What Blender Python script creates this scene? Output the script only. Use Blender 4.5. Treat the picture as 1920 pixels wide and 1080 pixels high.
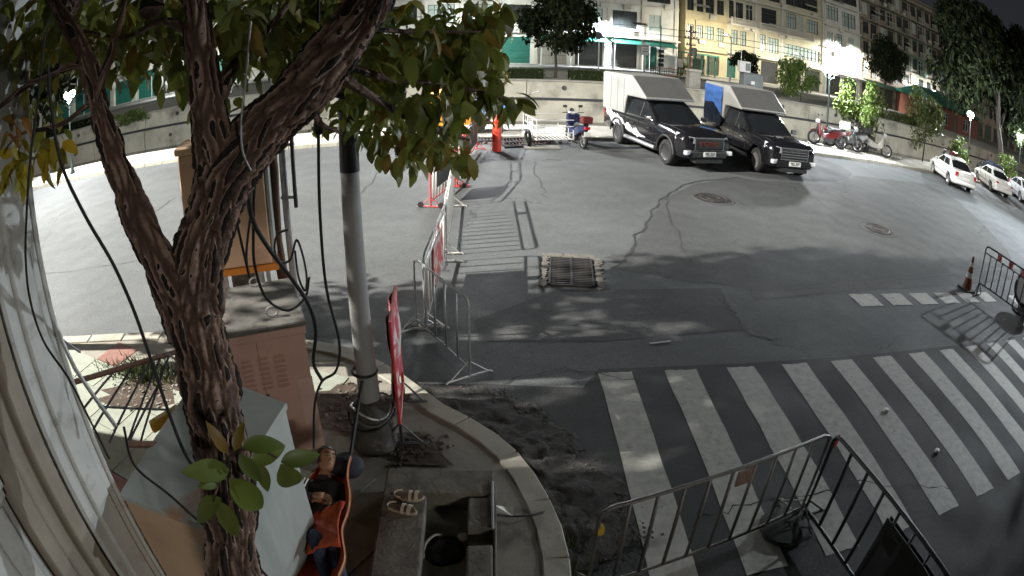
import bpy, bmesh, math, random
from mathutils import Vector, Matrix, noise
import numpy as np
random.seed(7)
for o in list(bpy.data.objects): bpy.data.objects.remove(o)
sc = bpy.context.scene
COL = sc.collection
R = math.radians
# ---------------------------------------------------------------- camera
CAMH, PITCH, ROLL = 4.2, 0.41804, -0.01814
F0 = Vector((0, math.cos(PITCH), -math.sin(PITCH))); R0 = Vector((1, 0, 0)); U0 = Vector((0, math.sin(PITCH), math.cos(PITCH)))
Rv = R0*math.cos(ROLL) - U0*math.sin(ROLL); Uv = R0*math.sin(ROLL) + U0*math.cos(ROLL)
cd = bpy.data.cameras.new('camera'); cam = bpy.data.objects.new('camera', cd); COL.objects.link(cam)
cam.matrix_world = Matrix(((Rv.x, Uv.x, -F0.x, 0), (Rv.y, Uv.y, -F0.y, 0), (Rv.z, Uv.z, -F0.z, CAMH), (0, 0, 0, 1)))
cd.type = 'PANO'; cd.sensor_fit = 'HORIZONTAL'; cd.sensor_width = 36; cd.clip_end = 2000; cd.clip_start = 0.02
LK = (0.0, 0.0441040603,0.000542402968,-4.93064118e-05,2.35414297e-06)                      # wide lens: angle from the axis as a polynomial of the radius on the sensor in mm
for tgt in (cd, getattr(cd, 'cycles', None)):
    try:
        tgt.panorama_type = 'FISHEYE_LENS_POLYNOMIAL'; tgt.fisheye_fov = R(170)
        for i in range(5): setattr(tgt, 'fisheye_polynomial_k%d' % i, -LK[i])
    except Exception: pass
sc.camera = cam
# ---------------------------------------------------------------- world, sun, exposure
w = bpy.data.worlds.new('World'); sc.world = w; w.use_nodes = True
nt = w.node_tree; bg = nt.nodes['Background']
sky = nt.nodes.new('ShaderNodeTexSky'); sky.sky_type = 'NISHITA'; sky.sun_disc = False
sky.sun_elevation = R(40); sky.sun_rotation = R(150)
mx = nt.nodes.new('ShaderNodeMix'); mx.data_type = 'RGBA'; mx.blend_type = 'MIX'
mx.inputs[0].default_value = 0.985; mx.inputs[7].default_value = (0.26, 0.26, 0.29, 1)
nt.links.new(sky.outputs[0], mx.inputs[6]); nt.links.new(mx.outputs[2], bg.inputs[0]); bg.inputs[1].default_value = 0.09
sl = bpy.data.lights.new('low_fill', 'SUN'); sl.energy = 0.78; sl.angle = R(6); sl.color = (1.0, 0.95, 0.86)
so = bpy.data.objects.new('low_fill', sl); COL.objects.link(so)  # added fill from behind right for surfaces facing the camera; no moon seen
so.rotation_euler = Vector((-0.60, 0.73, -0.33)).to_track_quat('-Z', 'Y').to_euler()
vs = sc.view_settings; sc.display_settings.display_device = 'sRGB'
vs.view_transform = 'Standard'; vs.look = 'None'; vs.exposure = -0.4; vs.gamma = 1
try: vs.use_curve_mapping = False
except Exception: pass
cy = sc.cycles
cy.use_denoising = True
cy.max_bounces = 6; cy.diffuse_bounces = 3; cy.glossy_bounces = 3; cy.transmission_bounces = 3; cy.transparent_max_bounces = 6
cy.sample_clamp_indirect = 4
cy.caustics_reflective = False; cy.caustics_refractive = False
# ---------------------------------------------------------------- measuring helpers (pixel of the 1920x1080 photo -> place)
def ray(px, py):
    dx, dy = px-960, 540-py; r = math.hypot(dx, dy)/1920*36
    th = sum(LK[i]*r**i for i in range(5)); ph = math.atan2(dy, dx)
    return Rv*math.sin(th)*math.cos(ph) + Uv*math.sin(th)*math.sin(ph) + F0*math.cos(th)
def G(px, py, z=0.0):
    d = ray(px, py); t = (z-CAMH)/d.z
    return Vector((d.x*t, d.y*t, z))
def AT(px, py, rho):                                   # at horizontal distance rho
    d = ray(px, py); t = rho/math.hypot(d.x, d.y)
    return Vector((d.x*t, d.y*t, CAMH+d.z*t))
CA = math.atan(0.12); CU = Vector((math.cos(CA), math.sin(CA), 0)); CV = Vector((-math.sin(CA), math.cos(CA), 0))
def FP(s, t, z=0.0): return CU*s + CV*t + Vector((0, 0, z))     # along / across the canal
TF = 70*math.cos(CA)                                   # the far facades
def FAC(px, py, t=TF):
    d = ray(px, py); k = t/d.dot(CV); p = d*k
    return p.dot(CU), CAMH + p.z
# ---------------------------------------------------------------- mesh helpers
class MB:
    def __init__(s): s.v = []; s.f = []; s.m = []; s.mi = 0
    def add(s, vs, fs, M=None):
        n = len(s.v)
        s.v += [tuple(M @ Vector(v)) if M is not None else tuple(v) for v in vs]
        s.f += [tuple(n+i for i in f) for f in fs]; s.m += [s.mi]*len(fs); return s
    def box(s, c, d, rz=0, M=None, taper=1.0):
        x, y, z = d[0]/2, d[1]/2, d[2]/2; T = Matrix.Translation(c) @ Matrix.Rotation(rz, 4, 'Z')
        if M is not None: T = M @ T
        k = taper
        vs = [(-x,-y,-z),(x,-y,-z),(x,y,-z),(-x,y,-z),(-x*k,-y*k,z),(x*k,-y*k,z),(x*k,y*k,z),(-x*k,y*k,z)]
        return s.add(vs, [(3,2,1,0),(4,5,6,7),(0,1,5,4),(1,2,6,5),(2,3,7,6),(3,0,4,7)], T)
    def bx(s, x0, x1, y0, y1, z0, z1, M=None):
        return s.box(((x0+x1)/2,(y0+y1)/2,(z0+z1)/2), (abs(x1-x0),abs(y1-y0),abs(z1-z0)), 0, M)
    def prism(s, poly, z0, z1, M=None):
        n = len(poly); a = sum(poly[i][0]*poly[(i+1)%n][1]-poly[(i+1)%n][0]*poly[i][1] for i in range(n))
        if a < 0: poly = poly[::-1]
        vs = [(p[0],p[1],z0) for p in poly]+[(p[0],p[1],z1) for p in poly]
        fs = [tuple(range(n-1,-1,-1)), tuple(range(n,2*n))]+[(i,(i+1)%n,n+(i+1)%n,n+i) for i in range(n)]
        return s.add(vs, fs, M)
    def tube(s, pts, r, n=8, cap=True, M=None, closed=False):
        pts = [Vector(p) for p in pts]; m = len(pts); rs = r if isinstance(r, (list, tuple)) else [r]*m
        vs = []; t0 = None; a = None
        for i, p in enumerate(pts):
            if closed: t = pts[(i+1)%m]-pts[i-1]
            else: t = pts[min(i+1,m-1)]-pts[max(i-1,0)]
            if t.length < 1e-9: t = Vector((0,0,1))
            t.normalize()
            if a is None:
                a = t.cross(Vector((0,0,1)) if abs(t.z) < .9 else Vector((1,0,0))).normalized()
            else:
                a = (a - t*a.dot(t)).normalized()
            b = t.cross(a)
            for k in range(n):
                an = 2*math.pi*k/n; vs.append(p+(a*math.cos(an)+b*math.sin(an))*rs[i])
        fs = []
        for i in range(m if closed else m-1):
            j = (i+1) % m
            for k in range(n): fs.append((i*n+k, i*n+(k+1)%n, j*n+(k+1)%n, j*n+k))
        if cap and not closed: fs += [tuple(range(n-1,-1,-1)), tuple((m-1)*n+k for k in range(n))]
        return s.add(vs, fs, M)
    def lathe(s, prof, n=16, M=None):
        vs = []; fs = []; m = len(prof)
        for r, z in prof:
            for k in range(n): vs.append((r*math.cos(2*math.pi*k/n), r*math.sin(2*math.pi*k/n), z))
        for i in range(m-1):
            for k in range(n): fs.append((i*n+k, i*n+(k+1)%n, (i+1)*n+(k+1)%n, (i+1)*n+k))
        if prof[0][0] > 1e-6: fs.append(tuple(range(n-1,-1,-1)))
        if prof[-1][0] > 1e-6: fs.append(tuple((m-1)*n+k for k in range(n)))
        return s.add(vs, fs, M)
    def loft(s, rings, cap=True, M=None):
        n = len(rings[0]); vs = [p for r in rings for p in r]; fs = []
        for i in range(len(rings)-1):
            for k in range(n): fs.append((i*n+k, i*n+(k+1)%n, (i+1)*n+(k+1)%n, (i+1)*n+k))
        if cap: fs += [tuple(range(n-1,-1,-1)), tuple((len(rings)-1)*n+k for k in range(n))]
        return s.add(vs, fs, M)
    def quad(s, *p, M=None): return s.add(p, [tuple(range(len(p)))], M)
    def mesh(s, name, mats, smooth=False):
        me = bpy.data.meshes.new(name); me.from_pydata([tuple(v) for v in s.v], [], s.f)
        mats = mats if isinstance(mats, (list, tuple)) else [mats]
        for m in mats: me.materials.append(m)
        if len(mats) > 1: me.polygons.foreach_set('material_index', s.m)
        if smooth: me.polygons.foreach_set('use_smooth', [True]*len(me.polygons))
        me.update(); return me
def link(name, me, parent=None, loc=None, rz=None, **kw):
    o = bpy.data.objects.new(name, me); COL.objects.link(o)
    if parent: o.parent = parent
    if loc is not None: o.location = loc
    if rz is not None: o.rotation_euler = (0, 0, rz)
    for k, v in kw.items(): o[k] = v
    return o
def obj(name, mb, mats, parent=None, smooth=False, **kw):
    return link(name, mb.mesh(name, mats, smooth), parent, **kw)
def auto(o, ang=40):
    me = o.data; me.polygons.foreach_set('use_smooth', [True]*len(me.polygons))
    try: me.set_sharp_from_angle(angle=R(ang))
    except Exception: pass
    return o
def bevel(o, w=.01, seg=1):
    m = o.modifiers.new('Bevel', 'BEVEL'); m.width = w; m.segments = seg; m.limit_method = 'ANGLE'; m.angle_limit = R(35); return o
def thing(name, label, cat, loc=(0,0,0), rz=0, group=None):
    o = bpy.data.objects.new(name, None); COL.objects.link(o); o.location = loc; o.rotation_euler = (0,0,rz)
    o['label'] = label; o['category'] = cat; o.empty_display_size = .2
    if group: o['group'] = group
    return o
def tag(o, label, cat, group=None):
    o['label'] = label; o['category'] = cat
    if group: o['group'] = group
    return o
KIDS = {}
def dup(root, loc, rz, label=None, group=None):
    r = root.copy(); COL.objects.link(r); r.location = loc; r.rotation_euler = (0,0,rz)
    if label: r['label'] = label
    if group: r['group'] = group
    for ch in list(root.children):
        c = ch.copy(); COL.objects.link(c); c.parent = r
        for g in list(ch.children):
            d = g.copy(); COL.objects.link(d); d.parent = c
    return r
def smooth_path(pts, n=8):
    pts = [Vector(p) for p in pts]; P = [pts[0]*2-pts[1]]+pts+[pts[-1]*2-pts[-2]]; out = []
    for i in range(1, len(P)-2):
        for k in range(n):
            t = k/n; a, b, c, d = P[i-1], P[i], P[i+1], P[i+2]
            out.append(.5*((2*b)+(c-a)*t+(2*a-5*b+4*c-d)*t*t+(3*b-a-3*c+d)*t**3))
    out.append(pts[-1]); return out
# ---------------------------------------------------------------- materials
MATS = {}
def mat(name, col, rough=.6, var=.15, scale=6, bump=0, bscale=40, metal=0, col2=None, mixs=2, mixlo=.5, mixhi=.6, spec=.5, trans=0, coords='Object', stretch=None):
    m = bpy.data.materials.new(name); m.use_nodes = True; MATS[name] = m
    n, l = m.node_tree.nodes, m.node_tree.links; b = n['Principled BSDF']
    b.inputs['Roughness'].default_value = rough; b.inputs['Metallic'].default_value = metal
    b.inputs['Specular IOR Level'].default_value = spec
    tc = n.new('ShaderNodeTexCoord'); src = tc.outputs[coords]
    if stretch:
        mp = n.new('ShaderNodeMapping'); mp.inputs['Scale'].default_value = stretch; l.new(src, mp.inputs[0]); src = mp.outputs[0]
    def nz(sc_, det=6):
        t = n.new('ShaderNodeTexNoise'); t.inputs['Scale'].default_value = sc_; t.inputs['Detail'].default_value = det
        t.inputs['Roughness'].default_value = .62; l.new(src, t.inputs['Vector']); return t
    a = nz(scale); rp = n.new('ShaderNodeValToRGB'); l.new(a.outputs[0], rp.inputs[0])
    e = rp.color_ramp.elements; e[0].position = .3; e[1].position = .7
    e[0].color = tuple(c*(1-var) for c in col)+(1,); e[1].color = tuple(min(1, c*(1+var)) for c in col)+(1,)
    out = rp.outputs[0]
    if col2:
        q = nz(mixs); r2 = n.new('ShaderNodeMapRange'); l.new(q.outputs[0], r2.inputs[0])
        r2.inputs[1].default_value = mixlo; r2.inputs[2].default_value = mixhi
        mm = n.new('ShaderNodeMix'); mm.data_type = 'RGBA'; l.new(r2.outputs[0], mm.inputs[0]); l.new(out, mm.inputs[6]); mm.inputs[7].default_value = tuple(col2)+(1,)
        out = mm.outputs[2]
    l.new(out, b.inputs['Base Color'])
    if bump:
        q = nz(bscale, 5); bp = n.new('ShaderNodeBump'); bp.inputs['Strength'].default_value = bump; bp.inputs['Distance'].default_value = .02
        l.new(q.outputs[0], bp.inputs['Height']); l.new(bp.outputs[0], b.inputs['Normal'])
    if trans:
        tr = n.new('ShaderNodeBsdfTranslucent'); l.new(out, tr.inputs[0]); ms = n.new('ShaderNodeMixShader'); ms.inputs[0].default_value = trans
        l.new(b.outputs[0], ms.inputs[1]); l.new(tr.outputs[0], ms.inputs[2]); l.new(ms.outputs[0], n['Material Output'].inputs[0])
    return m
def emis(name, col, st):
    m = bpy.data.materials.new(name); m.use_nodes = True; b = m.node_tree.nodes['Principled BSDF']
    b.inputs['Base Color'].default_value = (.8,.8,.8,1); b.inputs['Emission Color'].default_value = tuple(col)+(1,); b.inputs['Emission Strength'].default_value = st
    return m
def leafmat(name, stops, trans=.25, rough=.45):
    m = bpy.data.materials.new(name); m.use_nodes = True; n, l = m.node_tree.nodes, m.node_tree.links; b = n['Principled BSDF']
    at = n.new('ShaderNodeAttribute'); at.attribute_name = 'tint'
    oi = n.new('ShaderNodeObjectInfo'); ad = n.new('ShaderNodeMath'); ad.operation = 'ADD'; fr = n.new('ShaderNodeMath'); fr.operation = 'FRACT'
    l.new(at.outputs['Fac'], ad.inputs[0]); l.new(oi.outputs['Random'], ad.inputs[1]); l.new(ad.outputs[0], fr.inputs[0])
    rp = n.new('ShaderNodeValToRGB'); l.new(fr.outputs[0], rp.inputs[0])
    el = rp.color_ramp.elements
    while len(el) > 1: el.remove(el[-1])
    for i, (p, c) in enumerate(stops):
        x = el[0] if i == 0 else el.new(p); x.position = p; x.color = tuple(c)+(1,)
    l.new(rp.outputs[0], b.inputs['Base Color']); b.inputs['Roughness'].default_value = rough
    tr = n.new('ShaderNodeBsdfTranslucent'); l.new(rp.outputs[0], tr.inputs[0]); ms = n.new('ShaderNodeMixShader'); ms.inputs[0].default_value = trans
    l.new(b.outputs[0], ms.inputs[1]); l.new(tr.outputs[0], ms.inputs[2]); l.new(ms.outputs[0], n['Material Output'].inputs[0])
    return m
white_paint = mat('white paint', (.62,.62,.6), .45, .08)
steel = mat('galvanised steel', (.36,.36,.36), .45, .2, 14, metal=.6, col2=(.16,.11,.07), mixs=9, mixlo=.6, mixhi=.75)
dark_steel = mat('dark steel', (.03,.03,.035), .5, .3, 8)
rust = mat('rusty steel', (.10,.045,.025), .8, .5, 20, bump=.3)
red_paint = mat('red paint', (.45,.035,.035), .45, .25, 9, col2=(.35,.2,.18), mixs=20, mixlo=.62, mixhi=.7)
black_rubber = mat('black rubber', (.012,.012,.012), .75, .3, 20)
concrete = mat('concrete', (.27,.26,.23), .9, .3, 5, bump=.4, bscale=30, col2=(.14,.13,.115), mixs=1.3, mixlo=.45, mixhi=.75)
glass_dark = mat('dark glass', (.012,.014,.016), .08, .1, 2, spec=.8)
chrome = mat('chrome', (.7,.7,.72), .15, .03, 5, metal=1)
plate_white = mat('plate white', (.75,.75,.72), .4, .03)
tail_red = mat('red lamp lens', (.4,.01,.015), .2, .1, 10)
# ---------------------------------------------------------------- ground materials
def asphalt(name, base, cracks=True, rough=.85, stain=.5):
    m = bpy.data.materials.new(name); m.use_nodes = True; n, l = m.node_tree.nodes, m.node_tree.links; b = n['Principled BSDF']
    tc = n.new('ShaderNodeTexCoord'); P = tc.outputs['Object']
    def noise_(s, d=6, r=.6):
        t = n.new('ShaderNodeTexNoise'); t.inputs['Scale'].default_value = s; t.inputs['Detail'].default_value = d; t.inputs['Roughness'].default_value = r; l.new(P, t.inputs['Vector']); return t.outputs[0]
    def mr(src, a, b_, c, d):
        t = n.new('ShaderNodeMapRange'); l.new(src, t.inputs[0])
        for i, x in enumerate((a, b_, c, d)): t.inputs[i+1].default_value = x
        return t.outputs[0]
    def mul(a, b_):
        t = n.new('ShaderNodeMath'); t.operation = 'MULTIPLY'; l.new(a, t.inputs[0]); l.new(b_, t.inputs[1]); return t.outputs[0]
    f = mr(noise_(30, 4, .85), .3, .7, .58, 1.42)                    # aggregate
    f = mul(f, mr(noise_(9, 6, .75), .3, .7, .86, 1.14)); f = mul(f, mr(noise_(.22, 5), .3, .7, .78, 1.22))               # broad wear
    f = mul(f, mr(noise_(1.7, 8, .7), .35, .75, 1.12, .86))
    f = mul(f, mr(noise_(.75, 9, .75), .62, .72, 1, 1-stain*.45))   # oil stains
    if cracks:
        wv = n.new('ShaderNodeTexNoise'); wv.inputs['Scale'].default_value = 1.1; wv.inputs['Detail'].default_value = 8; l.new(P, wv.inputs['Vector'])
        ad = n.new('ShaderNodeVectorMath'); ad.operation = 'MULTIPLY_ADD'; l.new(wv.outputs['Color'], ad.inputs[0]); ad.inputs[1].default_value = (1.3,1.3,0); l.new(P, ad.inputs[2])
        v = n.new('ShaderNodeTexVoronoi'); v.feature = 'DISTANCE_TO_EDGE'; v.inputs['Scale'].default_value = .19; l.new(ad.outputs[0], v.inputs['Vector'])
        ck = mr(v.outputs[0], .001, .0045, .45, 1.0)
        mk = mr(noise_(.13, 3), .47, .56, 0, 1)
        mm = n.new('ShaderNodeMix'); mm.data_type = 'FLOAT'; l.new(mk, mm.inputs[0]); mm.inputs[2].default_value = 1.0; l.new(ck, mm.inputs[3])
        f = mul(f, mm.outputs[0])
    cm = n.new('ShaderNodeMix'); cm.data_type = 'RGBA'; cm.blend_type = 'MULTIPLY'; cm.inputs[0].default_value = 1; cm.inputs[6].default_value = tuple(base)+(1,)
    cc = n.new('ShaderNodeCombineColor'); [l.new(f, cc.inputs[i]) for i in range(3)]; l.new(cc.outputs[0], cm.inputs[7])
    l.new(cm.outputs[2], b.inputs['Base Color'])
    l.new(mr(noise_(.9, 6), .3, .7, rough-.15, rough+.05), b.inputs['Roughness']); b.inputs['Specular IOR Level'].default_value = .35
    bp = n.new('ShaderNodeBump'); bp.inputs['Strength'].default_value = .8; bp.inputs['Distance'].default_value = .012
    l.new(noise_(45, 3, .85), bp.inputs['Height']); l.new(bp.outputs[0], b.inputs['Normal'])
    return m
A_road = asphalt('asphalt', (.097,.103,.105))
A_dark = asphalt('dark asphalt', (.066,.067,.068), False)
def paintmat():
    m = mat('worn road paint', (.37,.365,.33), .65, .2, 9, bump=.3, bscale=70, col2=(.10,.10,.095), mixs=5, mixlo=.58, mixhi=.85); return m
road_paint = paintmat()
pave = mat('pavement concrete', (.24,.225,.19), .9, .22, 3, bump=.3, bscale=60, col2=(.13,.12,.1), mixs=1.6, mixlo=.48, mixhi=.72)
pave_green = mat('pale green paving', (.27,.29,.24), .85, .15, 5, bump=.25, bscale=50)
pave_red = mat('red paving', (.22,.11,.09), .9, .2, 8)
kerb_m = mat('kerb concrete', (.36,.345,.29), .85, .2, 4, bump=.3, bscale=50, col2=(.2,.19,.16), mixs=2, mixlo=.5, mixhi=.75)
far_pave = mat('far pavement', (.42,.41,.37), .85, .15, 1.2, col2=(.28,.27,.25), mixs=.4, mixlo=.5, mixhi=.7)
soil = mat('soil', (.07,.05,.035), .95, .5, 9, bump=.9, bscale=22)
canal_conc = mat('canal concrete', (.40,.38,.31), .9, .2, .6, bump=.3, bscale=8, col2=(.13,.125,.10), mixs=.45, mixlo=.5, mixhi=.72)
# ---------------------------------------------------------------- road
KT, PT, WT = 23.1, 26.05, 43.4                          # kerb, canal edge, canal wall (across the canal)
road = MB(); a = FP(-120, KT+.02); c_ = FP(190, KT+.02)
road.quad((-120,-40,0), (190,-40,0), (c_.x,c_.y,0), (a.x,a.y,0))
road = obj('road', road, A_road, kind='structure')
def sheet(name, poly, m, z, parent=road, **kw):
    b = MB(); b.quad(*[(p[0],p[1],z) for p in poly]); return obj(name, b, m, parent, **kw)
def blob(cx, cy, rx, ry, n=26, j=.12, seed=1, rot=0):
    rnd = random.Random(seed); out = []
    for i in range(n):
        a = 2*math.pi*i/n; q = 1+rnd.uniform(-j, j); x, y = rx*q*math.cos(a), ry*q*math.sin(a)
        out.append((cx+x*math.cos(rot)-y*math.sin(rot), cy+x*math.sin(rot)+y*math.cos(rot)))
    return out
# zebra crossing: worn stripes at a steady pitch
SA, SD, SL = Vector((.2460,1.4784,0))*1, Vector((.1980,.0089,0)), Vector((.0246,-.795,0))
SA, SD, SL = Vector((.2694*4.2,1.6192*4.2,0)), Vector((.2169*4.2,.0097*4.2,0)), Vector((.0269*4.2,-.871*4.2,0))
rnd = random.Random(3)
def stripe_poly(p, wv, lv, nj=8, j=.012):
    pts = []
    for a0, d0 in ((p, wv), (p+wv, lv), (p+wv+lv, -wv), (p+lv, -lv)):
        for i in range(nj): q = a0+d0*(i/nj); pts.append((q.x+rnd.uniform(-j,j), q.y+rnd.uniform(-j,j)))
    return pts
for i in range(15): sheet('crosswalk_stripe', stripe_poly(SA+SD*i, SD*.49, SL*(1 if i else 1.02)), road_paint, .008)
for i in range(6):
    p = G(1590, 552)+Vector((.93*i, .05*i, 0)); sheet('stop_line_dash', stripe_poly(p, Vector((.64,.03,0)), Vector((.03,-.55,0)), 5), road_paint, .008)
for i in range(4):
    p = G(1860, 545)+Vector((1.0*i+.6, .1*i-.3, 0)); sheet('stop_line_dash', stripe_poly(p, Vector((.64,.03,0)), Vector((.03,-.55,0)), 5), road_paint, .008)
# darker patches of asphalt
A_old = asphalt('older dimmed asphalt', (.068,.071,.070), True)
sheet('asphalt_patch', [G(*q) for q in ((1150,506),(1205,436),(1245,373),(1300,346),(1380,332),(1420,338),(1500,343),(1575,343),(1600,330),(1740,345),(1800,380),(1890,470),(1900,500),(1830,507),(1600,530),(1405,548),(1390,540))], A_old, .0025)  # darker pour beyond the crack, toned down also to dim the light there
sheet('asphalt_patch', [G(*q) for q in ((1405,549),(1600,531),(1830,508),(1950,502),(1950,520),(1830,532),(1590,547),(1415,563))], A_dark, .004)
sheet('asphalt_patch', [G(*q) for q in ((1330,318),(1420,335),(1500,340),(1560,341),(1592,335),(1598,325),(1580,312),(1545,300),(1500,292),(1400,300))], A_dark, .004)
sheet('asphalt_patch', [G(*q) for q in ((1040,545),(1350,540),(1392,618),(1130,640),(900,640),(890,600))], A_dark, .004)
for px, py, rx, ry, sd in ((1175,290,1.1,.5,4),(1165,283,.5,.22,9),(1190,488,.5,.3,5),(1320,520,.7,.25,6),(1040,300,.3,.12,8)):
    p = G(px, py); sheet('oil_stain', blob(p.x, p.y, rx, ry, 22, .3, sd), A_dark, .0045)
ckm = mat('crack tar', (.03,.03,.03), .8, .3, 12)
def crack(pts, w_, seed):
    rn = random.Random(seed); P = smooth_path([G(*q) for q in pts], 9); b = MB(); off = 0; vs = []
    for i, p in enumerate(P):
        t = (P[min(i+1,len(P)-1)]-P[max(i-1,0)]).normalized(); n_ = Vector((-t.y,t.x,0)); off = off*.6+rn.gauss(0,.045); c = p+n_*off; h = w_*rn.uniform(.3,1.1)
        vs += [(c.x+n_.x*h, c.y+n_.y*h, .0095), (c.x-n_.x*h, c.y-n_.y*h, .0095)]
    b.add(vs, [(2*i,2*i+1,2*i+3,2*i+2) for i in range(len(P)-1)]); obj('crack', b, ckm, road)
for i, (pts, w_) in enumerate((([(1150,505),(1205,435),(1245,372),(1300,345),(1380,331)],.03),([(1245,372),(1262,430),(1290,490)],.018),([(1000,300),(1012,340),(1030,372)],.02),([(830,420),(836,455),(833,490),(842,510)],.02),([(720,300),(690,350),(640,380)],.016),([(1310,955),(1450,935),(1600,918),(1740,915),(1800,900)],.012),([(1350,560),(1372,585),(1392,618),(1460,640)],.02),([(150,470),(290,395),(330,370)],.02),([(60,520),(200,500),(330,480)],.014),([(940,720),(1060,690),(1200,720)],.012))): crack(pts, w_, i)
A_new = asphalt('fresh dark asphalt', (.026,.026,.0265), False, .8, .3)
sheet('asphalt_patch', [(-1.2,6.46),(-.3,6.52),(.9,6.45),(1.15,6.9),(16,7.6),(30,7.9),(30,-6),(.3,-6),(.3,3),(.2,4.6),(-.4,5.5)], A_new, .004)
# ---------------------------------------------------------------- near pavement with kerb stones
OUT = [(-60,-5.5),(-20,4.0),(-7.9,6.71),(-5.6,7.2),(-4.2,7.32),(-2.7,7.23),(-1.95,6.95),(-1.31,6.45),(-.75,5.85),(-.42,5.6),(-.08,5.26),(.12,4.96),(.31,4.54),(.44,4.11),(.51,3.78),(.54,3.4),(.54,2.4),(.5,0),(.4,-6)]
sm = smooth_path([(x,y,0) for x,y in OUT], 6)
poly = [(p.x, p.y) for p in sm]+[(-60,-6)]
def inset(path, d):
    out = []
    for i, p in enumerate(path):
        t = (path[min(i+1,len(path)-1)]-path[max(i-1,0)]).normalized(); out.append(p+Vector((t.y,-t.x,0))*d)
    return out
b = MB(); inn = inset(sm, .1)
b.prism([(p.x,p.y) for p in inn]+[(-60,-6.2)], -.05, .112)
npave = obj('near_pavement', b, pave, kind='structure')
# kerb stones
def kerb(path, width, h, L, parent, m, z0=0, lo=None, hi=None):
    acc = [0]
    for i in range(1, len(path)): acc.append(acc[-1]+(path[i]-path[i-1]).length)
    def at(d):
        for i in range(1, len(path)):
            if acc[i] >= d: t = (d-acc[i-1])/(acc[i]-acc[i-1]); return path[i-1].lerp(path[i], t)
        return path[-1]
    d = 0
    while d < acc[-1]-L:
        p, q = at(d+.012), at(d+L-.012); d += L
        if lo and not lo(p): continue
        mid = at(d-L/2); t = (q-p).normalized(); nrm = Vector((t.y,-t.x,0))*width
        b = MB(); hh = h+rnd.uniform(-.006,.006)
        b.prism([(p.x,p.y),(mid.x,mid.y),(q.x,q.y),(q.x+nrm.x,q.y+nrm.y),(mid.x+nrm.x,mid.y+nrm.y),(p.x+nrm.x,p.y+nrm.y)], z0-.06, z0+hh)
        bevel(obj('kerb_stone', b, m, parent), .012)
kerb(sm, .24, .135, .8, npave, kerb_m, lo=lambda p: p.x > -12 and p.y > -1)
# paving slabs
def inside(x, y, pl):
    c = False; j = len(pl)-1
    for i in range(len(pl)):
        if (pl[i][1] > y) != (pl[j][1] > y) and x < (pl[j][0]-pl[i][0])*(y-pl[i][1])/(pl[j][1]-pl[i][1])+pl[i][0]: c = not c
        j = i
    return c
pin = [(p.x,p.y) for p in inset(sm, .27)]+[(-60,-6)]
sb = MB(); sb.box((0,0,0), (.585,.585,.05)); slab_me = sb.mesh('paving_slab', pave); sb = MB(); sb.box((0,0,0), (.585,.585,.05)); slab_g = sb.mesh('paving_slab', pave_green); sb = MB(); sb.box((0,0,0), (.585,.585,.05)); slab_r = sb.mesh('paving_slab', pave_red)
ra = R(-20); ns = 0
for i in range(-16, 12):
    for j in range(-4, 16):
        for ang, zone in ((R(-14), 'L'), (R(-28), 'R')):
            x0, y0 = i*.6, j*.6; x = x0*math.cos(ang)-y0*math.sin(ang)-1.5; y = x0*math.sin(ang)+y0*math.cos(ang)+2.2
            if (zone == 'L') != (x < -2.2): continue
            if not all(inside(x+.42*math.cos(k*math.pi/4), y+.42*math.sin(k*math.pi/4), pin) for k in range(8)): continue
            if y < 1.6 or x < -9: continue
            if zone == 'R' and (-1.35 < x < -.05 and y < 4.9 or (x+1.35)**2+(y-5.0)**2 < .45): continue
            me = slab_g if zone == 'L' and y < 6.2 else slab_me
            if rnd.random() < .07: me = slab_r
            o = link('paving_slab', me, npave, (x, y, .097+rnd.uniform(-.004,.006)), ang); o.rotation_euler = (rnd.uniform(-.006,.006), rnd.uniform(-.006,.006), ang); ns += 1
# ---------------------------------------------------------------- far pavement, canal, far bank
b = MB(); b.add([FP(-120,KT+.3,.135),FP(190,KT+.3,.135),FP(190,PT,.15),FP(-120,PT,.15)], [(0,1,2,3)]); b.add([FP(-120,PT,.15),FP(190,PT,.15),FP(190,PT,-3.5),FP(-120,PT,-3.5)], [(0,1,2,3)])
fpave = obj('far_pavement', b, far_pave, kind='structure')
kerb([FP(s,KT) for s in range(-40, 52)], -.3, .145, 1.0, fpave, kerb_m)
b = MB(); b.add([FP(-120,KT+.31,.01),FP(190,KT+.31,.01),FP(190,KT+.31,.2),FP(-120,KT+.31,.2)], []); 
water_m = mat('canal water', (.02,.024,.018), .06, .3, .4, bump=.12, bscale=2.5, spec=.6)
b = MB(); b.quad(FP(-120,PT-.5,-2.25), FP(190,PT-.5,-2.25), FP(190,WT+1,-2.25), FP(-120,WT+1,-2.25)); obj('canal_water', b, water_m, kind='structure')
fw = mat('far bank paving', (.36,.35,.31), .85, .15, .7)
b = MB(); b.quad(FP(-120,WT+.45,.74), FP(190,WT+.45,.74), FP(190,55,.74), FP(-120,55,.74)); obj('far_walkway', b, fw, kind='structure')
b = MB(); b.quad(FP(-150,55,.6), FP(250,55,.6), FP(250,400,.6), FP(-150,400,.6)); b.quad(FP(-150,55,.6), FP(-150,55,.74), FP(250,55,.74), FP(250,55,.6)); obj('far_ground', b, mat('far road', (.2,.2,.19), .85, .2, .8), kind='structure')
cw = thing('canal_wall', 'long two tier concrete retaining wall across the canal', 'wall', FP(0,WT,0), CA)
k = 0
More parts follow.
